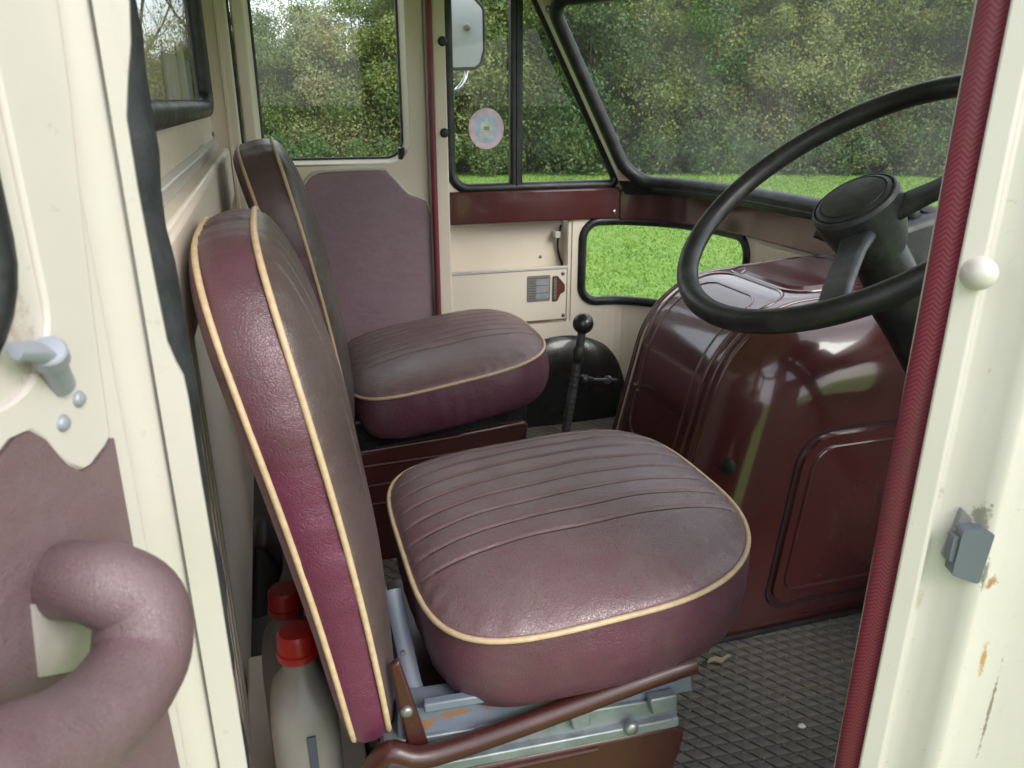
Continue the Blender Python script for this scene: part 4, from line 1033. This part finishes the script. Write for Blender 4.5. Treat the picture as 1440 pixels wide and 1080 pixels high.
# ------------------------------------------------------------ things stowed behind the driver seat
box('stowage_shelf', -.118, .055, .53, 1.20, .55, .635, 'cream_lifted', van, .004)
def bottle(px, py, y, label, sc=1):
    c = at(px, py, Y=y); top = c.z; z0 = .635; H = top - z0
    t = thing('bottle', label, 'bottle', (c.x, y, z0), 'oil bottles behind the driver seat')
    lv = [(0, .036, .050), (.008, .040, .056), (H * .60, .040, .056), (H * .68, .039, .053), (H * .74, .035, .045), (H * .80, .028, .032), (H * .84, .020, .021), (H * .91, .019, .019)]
    V, F = [], []; n = 36
    for h, ax_, ay_ in lv:
        for k in range(n):
            th = 2 * math.pi * k / n; cc, sn = math.cos(th), math.sin(th); e = 4 if h < H * .8 else 2
            kk = (abs(cc) ** e + abs(sn) ** e) ** (-1 / e)
            V.append((c.x - .004 + ax_ * cc * kk, y + ay_ * sn * kk, z0 + h))
    F = [[j * n + k, j * n + (k + 1) % n, (j + 1) * n + (k + 1) % n, (j + 1) * n + k] for j in range(len(lv) - 1) for k in range(n)] + [list(range(n))[::-1], [(len(lv) - 1) * n + k for k in range(n)]]
    M('body', V, F, 'bottle', t, 40)
    cp_ = [(.0001, 0)] + [(.0235, 0), (.0245, .004), (.0245, .010), (.0225, .011), (.0222, .030), (.019, .035), (.0001, .036)]
    lathe('cap', cp_, (c.x - .004, y, z0 + H * .91 - .006), (0, 0, 1), 'red_cap', t, 24)
    sweep('level_strip', [(c.x + .002, y - .0565, z0 + .02), (c.x + .002, y - .0565, z0 + H * .665)], [(-.005, -.001), (.005, -.001), (.005, .001), (-.005, .001)], 'bottle_line', t, up=(0, 1, 0))
bottle(420, 884, .80, 'grey plastic bottle with red cap and blue level strip, beside the door post')
bottle(404, 828, .93, 'grey plastic bottle with red cap standing behind the other one')
q = [at(x, y, Y=1.02) for x, y in ((356, 772), (372, 770), (388, 790), (400, 800), (378, 868), (354, 876))]
bag = prism('pouch', [Vector((max(v.x, -.115), v.y, v.z)) for v in q], (0, .10, 0), 'dark_bag', None, .012, 3)
tag(bag, 'black folded pouch wedged behind the driver seat above the bottles', 'pouch')

# ------------------------------------------------------------ sticker on the quarter light, wing mirror outside
p = at(684, 181, Y=QY + .003)
def cir(r): return [(r * math.cos(2 * math.pi * k / 40), r * 1.08 * math.sin(2 * math.pi * k / 40)) for k in range(40)]
bt = [(-.020, -.026), (.020, -.026), (.020, .006), (.014, .017), (.004, .020), (.004, .029), (-.004, .029), (-.004, .020), (-.014, .017), (-.020, .006)]
def flat(name, outer, holes, mat, parent=None): return plate(name, outer, holes, lambda u, v, w: Vector((p.x + u, QY + .0036 - w, p.z + v)), .0004, mat, parent)
stk = tag(flat('window_sticker', cir(.0525), [cir(.0365)], 'sticker_pink'), 'round pale pink sticker with a bottle drawing on the quarter window', 'sticker')
flat('blue_ring', cir(.0365), [bt], 'sticker_blue', stk); flat('bottle_print', bt, [], 'sticker_cream', stk)
for w_, h_, dz in ((.008, .005, .001), (.010, .0015, -.008), (.022, .0018, -.036)):
    M('printed_line', [(p.x - w_, QY + .0016, p.z + dz - h_), (p.x + w_, QY + .0016, p.z + dz - h_), (p.x + w_, QY + .0016, p.z + dz + h_), (p.x - w_, QY + .0016, p.z + dz + h_)], [[0, 1, 2, 3]], 'sticker_grey' if h_ > .002 else 'sticker_blue', stk)
MY = YF + .20
mo = [at(x, y, Y=MY) for x, y in ((620, -30), (668, -2), (680, 12), (681, 70), (676, 90), (668, 96), (622, 97))]
mpoly = rpoly([(v.x, v.z) for v in mo], .02, 5)
wm = plate('wing_mirror', mpoly, [], lambda u, v, w: Vector((u, MY + w, v)), .022, 'mirror_back', van); bev(wm, .006, 3, 50)
tube('mirror_rim', [Vector((u, MY + .004, v)) for u, v in mpoly], .006, 'rubber', wm, True, 10)
q = at(657, 38, Y=MY); lathe('mirror_boss', [(.0001, 0), (.011, 0), (.010, .006), (.007, .008), (.0065, .010), (.0001, .011)], q, (-.3, -1, 0), 'steel', wm, 18)
tube('mirror_arm', spline([at(657, 93, Y=MY + .01), at(655, 108, Y=MY), at(648, 120, Y=MY - .03), at(640, 127, Y=MY - .08), at(636, 128, Y=YF + .03)], 6), .006, 'chrome', wm, seg=10)

# ------------------------------------------------------------ hedge: bushes built leaf by leaf, then copied
def leaves_mesh(name, w, d, h, nleaf, mat, size, seed, clump=46, low=.06):
    g = np.random.default_rng(seed)
    # clump centres fill an uneven rounded volume
    cen = []
    while len(cen) < clump:
        q = g.uniform(-1, 1, 3)
        z = (q[2] + 1) / 2
        wid = (.72 + .28 * math.sin(z * 3.0 + seed)) * (1 if z < .7 else 1 - (z - .7) * 1.9)
        if abs(q[0]) < max(.15, wid) and q[0] ** 2 + q[1] ** 2 < 1.1: cen.append((q[0] * w / 2, q[1] * d / 2, low * h + z * h * (1 - low)))
    cen = np.array(cen); rad = g.uniform(.30, .78, clump) * (h / 4) ** .3
    ci = g.integers(0, clump, nleaf)
    dirs = g.normal(size=(nleaf, 3)); dirs /= np.linalg.norm(dirs, axis=1)[:, None]
    rr = g.uniform(.35, 1.05, nleaf) ** .6
    P = cen[ci] + dirs * (rad[ci] * rr)[:, None] * np.array([1, 1, .85])
    P[:, 2] = np.maximum(P[:, 2], .03)
    nrm = dirs * .6 + g.normal(size=(nleaf, 3)) * .7 + np.array([0, -.2, .45]); nrm /= np.linalg.norm(nrm, axis=1)[:, None]
    t = np.cross(nrm, g.normal(size=(nleaf, 3))); t /= np.linalg.norm(t, axis=1)[:, None]
    b = np.cross(nrm, t)
    sz = size * g.uniform(.6, 1.35, nleaf)
    L = (t * sz[:, None]); B = (b * (sz * .55)[:, None])
    V = np.stack([P - L, P - B * 1.0 + L * .05, P + L, P + B * 1.0 + L * .05], 1).reshape(-1, 3)
    me = bpy.data.meshes.new(name); me.vertices.add(4 * nleaf); me.vertices.foreach_set('co', V.ravel().astype(np.float32))
    me.loops.add(4 * nleaf); me.polygons.add(nleaf)
    me.loops.foreach_set('vertex_index', np.arange(4 * nleaf, dtype=np.int32))
    me.polygons.foreach_set('loop_start', np.arange(0, 4 * nleaf, 4, dtype=np.int32))
    me.update()
    ct_ = g.random(clump); tint = np.clip(.12 + .48 * ct_[ci] + .30 * g.random(nleaf), 0, 1)
    at_ = me.attributes.new('tint', 'FLOAT', 'FACE'); at_.data.foreach_set('value', tint.astype(np.float32))
    me.materials.append(MATS[mat]); return me, cen
def stems_mesh(name, cen, h, seed, nst=6, r0=.035):
    g = random.Random(seed); V, F = [], []
    def limb(pts, r0, r1):
        n = 6; base = len(V); m = len(pts)
        for i, p in enumerate(pts):
            r = r0 + (r1 - r0) * i / (m - 1)
            for k in range(n): V.append((p[0] + r * math.cos(k * math.pi / 3), p[1] + r * math.sin(k * math.pi / 3), p[2]))
        for i in range(m - 1):
            for k in range(n): F.append([base + i * n + k, base + i * n + (k + 1) % n, base + (i + 1) * n + (k + 1) % n, base + (i + 1) * n + k])
    for k in range(nst):
        b = (g.uniform(-.35, .35), g.uniform(-.25, .25), -.05)
        for c in g.sample(list(cen), min(len(cen), 7)):
            mid = ((b[0] * 1.4 + c[0]) / 2 + g.uniform(-.15, .15), (b[1] * 1.4 + c[1]) / 2, c[2] * .55)
            tip = (c[0] + g.uniform(-.2, .2), c[1] + g.uniform(-.2, .2), c[2] + g.uniform(0, .55))
            limb([b, ((b[0] + mid[0]) / 2, (b[1] + mid[1]) / 2, mid[2] * .5), mid, c, tip], r0 * g.uniform(.5, 1), .006)
    me = bpy.data.meshes.new(name); me.from_pydata(V, [], F); me.materials.append(MATS['bark']); me.update(); return me
KIND = {
 'green': (leaves_mesh('crown_green', 2.6, 1.9, 4.6, 40000, 'leaf_hedge', .034, 1), 4.6),
 'dark': (leaves_mesh('crown_dark', 2.6, 1.9, 4.4, 36000, 'leaf_dark', .035, 2), 4.4),
 'pale': (leaves_mesh('crown_pale', 2.4, 1.7, 3.7, 27000, 'leaf_pale', .032, 3, 60), 3.7),
 'fresh': (leaves_mesh('crown_fresh', 2.4, 1.8, 4.6, 36000, 'leaf_fresh', .036, 4), 4.6),
 'low': (leaves_mesh('crown_low', 2.0, 1.0, 1.0, 5200, 'leaf_dark', .045, 5, 24, .02), 1.0),
}
STEM = {k: stems_mesh('stems_' + k, v[0][1], v[1], i + 3, 7 if k != 'low' else 2, .04 if k != 'pale' else .028) for i, (k, v) in enumerate(KIND.items())}
LBL = {'green': 'olive green hedge bush with yellowing leaves at the edge of the lawn', 'dark': 'dark green leafy hedge bush at the edge of the lawn',
       'pale': 'thin pale hedge bush with brown autumn leaves and bare twigs', 'fresh': 'bright green leafy hedge bush at the edge of the lawn', 'low': 'low dark undergrowth shrub at the foot of the hedge'}
fh = Vector((math.sin(YAW), math.cos(YAW), 0)); rh = Vector((math.cos(YAW), -math.sin(YAW), 0))
def bush(kind, s, depth, sc, tall=1.0, grp='bushes of the hedge', label=None):
    q = fh * depth + rh * s
    t = bpy.data.objects.new('hedge_bush' if kind != 'low' else 'undergrowth_shrub', None); COL.objects.link(t)
    t.location = q; t.rotation_euler = (0, 0, random.choice((0, math.pi)) + random.uniform(-.5, .5) - YAW); t.scale = (sc, sc, sc * tall)
    tag(t, label or LBL[kind], 'bush' if kind != 'low' else 'shrub', grp)
    for nm, me in (('crown', KIND[kind][0][0]), ('trunk', STEM[kind])):
        o = bpy.data.objects.new(nm, me); COL.objects.link(o); o.parent = t
    return t
row = [('green', -13.6, .62), ('dark', -12.0, .62), ('green', -10.4, .66), ('pale', -8.6, .86), ('pale', -7.1, .95), ('green', -5.6, .82), ('pale', -4.4, 1.0), ('green', -2.9, 1.02), ('green', -1.4, 1.1),
       ('green', .2, 1.1), ('dark', 1.7, 1.12), ('green', 3.2, 1.1), ('fresh', 4.6, 1.12), ('green', 6.0, 1.08), ('dark', 7.4, 1.12), ('green', 8.9, 1.1), ('dark', 10.3, 1.1), ('fresh', 11.8, 1.05), ('dark', 13.4, 1.1), ('green', 15.2, 1.1), ('dark', 17.2, 1.1)]
row += [('dark' if i % 2 else 'green', -15.4 - i * 1.9, .64 + .04 * (i % 3)) for i in range(9)]
for k, s, sc in row: bush(k, s, 19.2 + random.uniform(-.35, .35), sc)
brow = [('dark', -14.5, .6), ('dark', -12.6, .60), ('dark', -10.8, .60), ('green', -9.2, .62), ('dark', -8.4, .66), ('dark', -7.4, .78), ('green', -6.4, .86), ('dark', -5.0, .86), ('dark', -3.2, 1.05), ('dark', -1.2, 1.3), ('green', .6, 1.4), ('dark', 2.2, 1.45), ('dark', 3.7, 1.45), ('green', 5.2, 1.45), ('dark', 6.7, 1.45), ('fresh', 8.1, 1.45), ('dark', 9.6, 1.45), ('dark', 11.0, 1.45), ('green', 12.6, 1.4), ('dark', 14.2, 1.3), ('dark', 16.4, 1.3), ('dark', 18.8, 1.3)]
for k, s, sc in brow: bush(k, s, 21.0 + random.uniform(-.3, .3), sc, grp='bushes of the back row of the hedge', label={'dark': 'dark green bush filling the back row of the hedge', 'green': 'olive bush filling the back row of the hedge', 'pale': 'thin autumn bush in the back row of the hedge', 'fresh': 'bright green bush in the back row of the hedge'}[k])
for k, s in (('dark', 1.4), ('dark', 3.4), ('green', 5.4), ('dark', 7.4), ('dark', 9.4), ('green', 11.4), ('dark', 13.4)): bush(k, s, 23.0, 1.6, grp='bushes of the back row of the hedge', label={'dark': 'dark green bush filling the back row of the hedge', 'green': 'olive bush filling the back row of the hedge'}[k])
for i in range(19):
    bush('low', -12.5 + i * 1.55 + random.uniform(-.3, .3), 18.2 + random.uniform(-.15, .25), random.uniform(.7, 1.05), grp='undergrowth along the hedge')
# bare trees standing in the hedge beyond the rear window
def bare_tree(s, depth, h, seed, label):
    g = random.Random(seed); V, F = [], []
    q = fh * depth + rh * s
    def limb(p, d, L, r, lv):
        pts = [Vector(p)]; dd = Vector(d)
        for k in range(4):
            dd = (dd + Vector((g.uniform(-.22, .22), g.uniform(-.22, .22), g.uniform(-.02, .15)))).normalized(); pts.append(pts[-1] + dd * L / 4)
        base = len(V); n = 5
        for i, pt in enumerate(pts):
            rr = r * (1 - .5 * i / 4)
            for k in range(n): V.append((pt.x + rr * math.cos(k * 1.2566), pt.y + rr * math.sin(k * 1.2566), pt.z))
        for i in range(4):
            for k in range(n): F.append([base + i * n + k, base + i * n + (k + 1) % n, base + (i + 1) * n + (k + 1) % n, base + (i + 1) * n + k])
        if lv:
            for k in range(3 if lv > 1 else 4):
                i = g.randint(1, 4); a = g.uniform(0, 6.28)
                nd = (dd + Vector((math.cos(a) * .9, math.sin(a) * .9, .25))).normalized()
                limb(pts[i], nd, L * g.uniform(.5, .75), r * .5, lv - 1)
    limb((0, 0, -.1), (0, 0, 1), h * .55, .09, 4)
    t = thing('bare_tree', label, 'tree', q); o = M('trunk', V, F, 'bark', None, 0); o.parent = t
    return t
bare_tree(-9.4, 20.6, 6.5, 5, 'bare branched tree rising behind the hedge beside the rear window')
bare_tree(-8.2, 21.4, 6.0, 8, 'thin leafless tree rising behind the pale hedge bushes')

# grass blades and fallen leaves on the part of the lawn that is seen
def scatter_blades(n):
    g = np.random.default_rng(11)
    dep = 3.6 + (18.6 - 3.6) * g.random(n) ** .8; s = (g.random(n) * 1.5 - .62) * dep
    P = np.array(fh)[None] * dep[:, None] + np.array(rh)[None] * s[:, None]
    P[:, 2] = .03 * np.sin(P[:, 0] * .4 + 1) * np.sin(P[:, 1] * .33) * (P[:, 1] > 4) - .005
    a = g.random(n) * 6.283; ht = g.uniform(.016, .042, n); w = g.uniform(.004, .008, n) * (1 + dep / 9)
    T = np.stack([np.cos(a), np.sin(a), 0 * a], 1) * w[:, None]; ln = g.normal(size=(n, 3)) * .020; ln[:, 2] = ht
    V = np.stack([P - T, P + T, P + ln], 1).reshape(-1, 3)
    me = bpy.data.meshes.new('grass_blades'); me.vertices.add(3 * n); me.vertices.foreach_set('co', V.ravel().astype(np.float32))
    me.loops.add(3 * n); me.polygons.add(n); me.loops.foreach_set('vertex_index', np.arange(3 * n, dtype=np.int32)); me.polygons.foreach_set('loop_start', np.arange(0, 3 * n, 3, dtype=np.int32)); me.update()
    at_ = me.attributes.new('tint', 'FLOAT', 'FACE'); at_.data.foreach_set('value', g.random(n).astype(np.float32))
    me.materials.append(MATS['blade']); o = bpy.data.objects.new('grass_blades', me); COL.objects.link(o)
    tag(o, 'short green grass blades covering the lawn', 'grass', kind='stuff')
scatter_blades(150000)
g = np.random.default_rng(21); n = 420
V, F, tn = [], [], []
for k in range(n):
    dep = 4 + 14.5 * g.random(); s = (g.random() * 1.5 - .62) * dep; q = fh * dep + rh * s; a = g.random() * 6.28; r = g.uniform(.022, .045); b = len(V)
    for c, (ru, rv) in enumerate(((1, 0), (0, .5), (-1, 0), (0, -.5))): V.append((q.x + r * (ru * math.cos(a) - rv * math.sin(a)), q.y + r * (ru * math.sin(a) + rv * math.cos(a)), .055 + g.uniform(-.008, .012)))
    F.append([b, b + 1, b + 2, b + 3]); tn.append(g.random())
o = M('fallen_leaves', V, F, 'leaf_fallen', None, 0); a_ = o.data.attributes.new('tint', 'FLOAT', 'FACE'); a_.data.foreach_set('value', np.array(tn[:len(o.data.polygons)], dtype=np.float32))
tag(o, 'pale fallen leaves scattered over the lawn', 'leaves', kind='stuff')
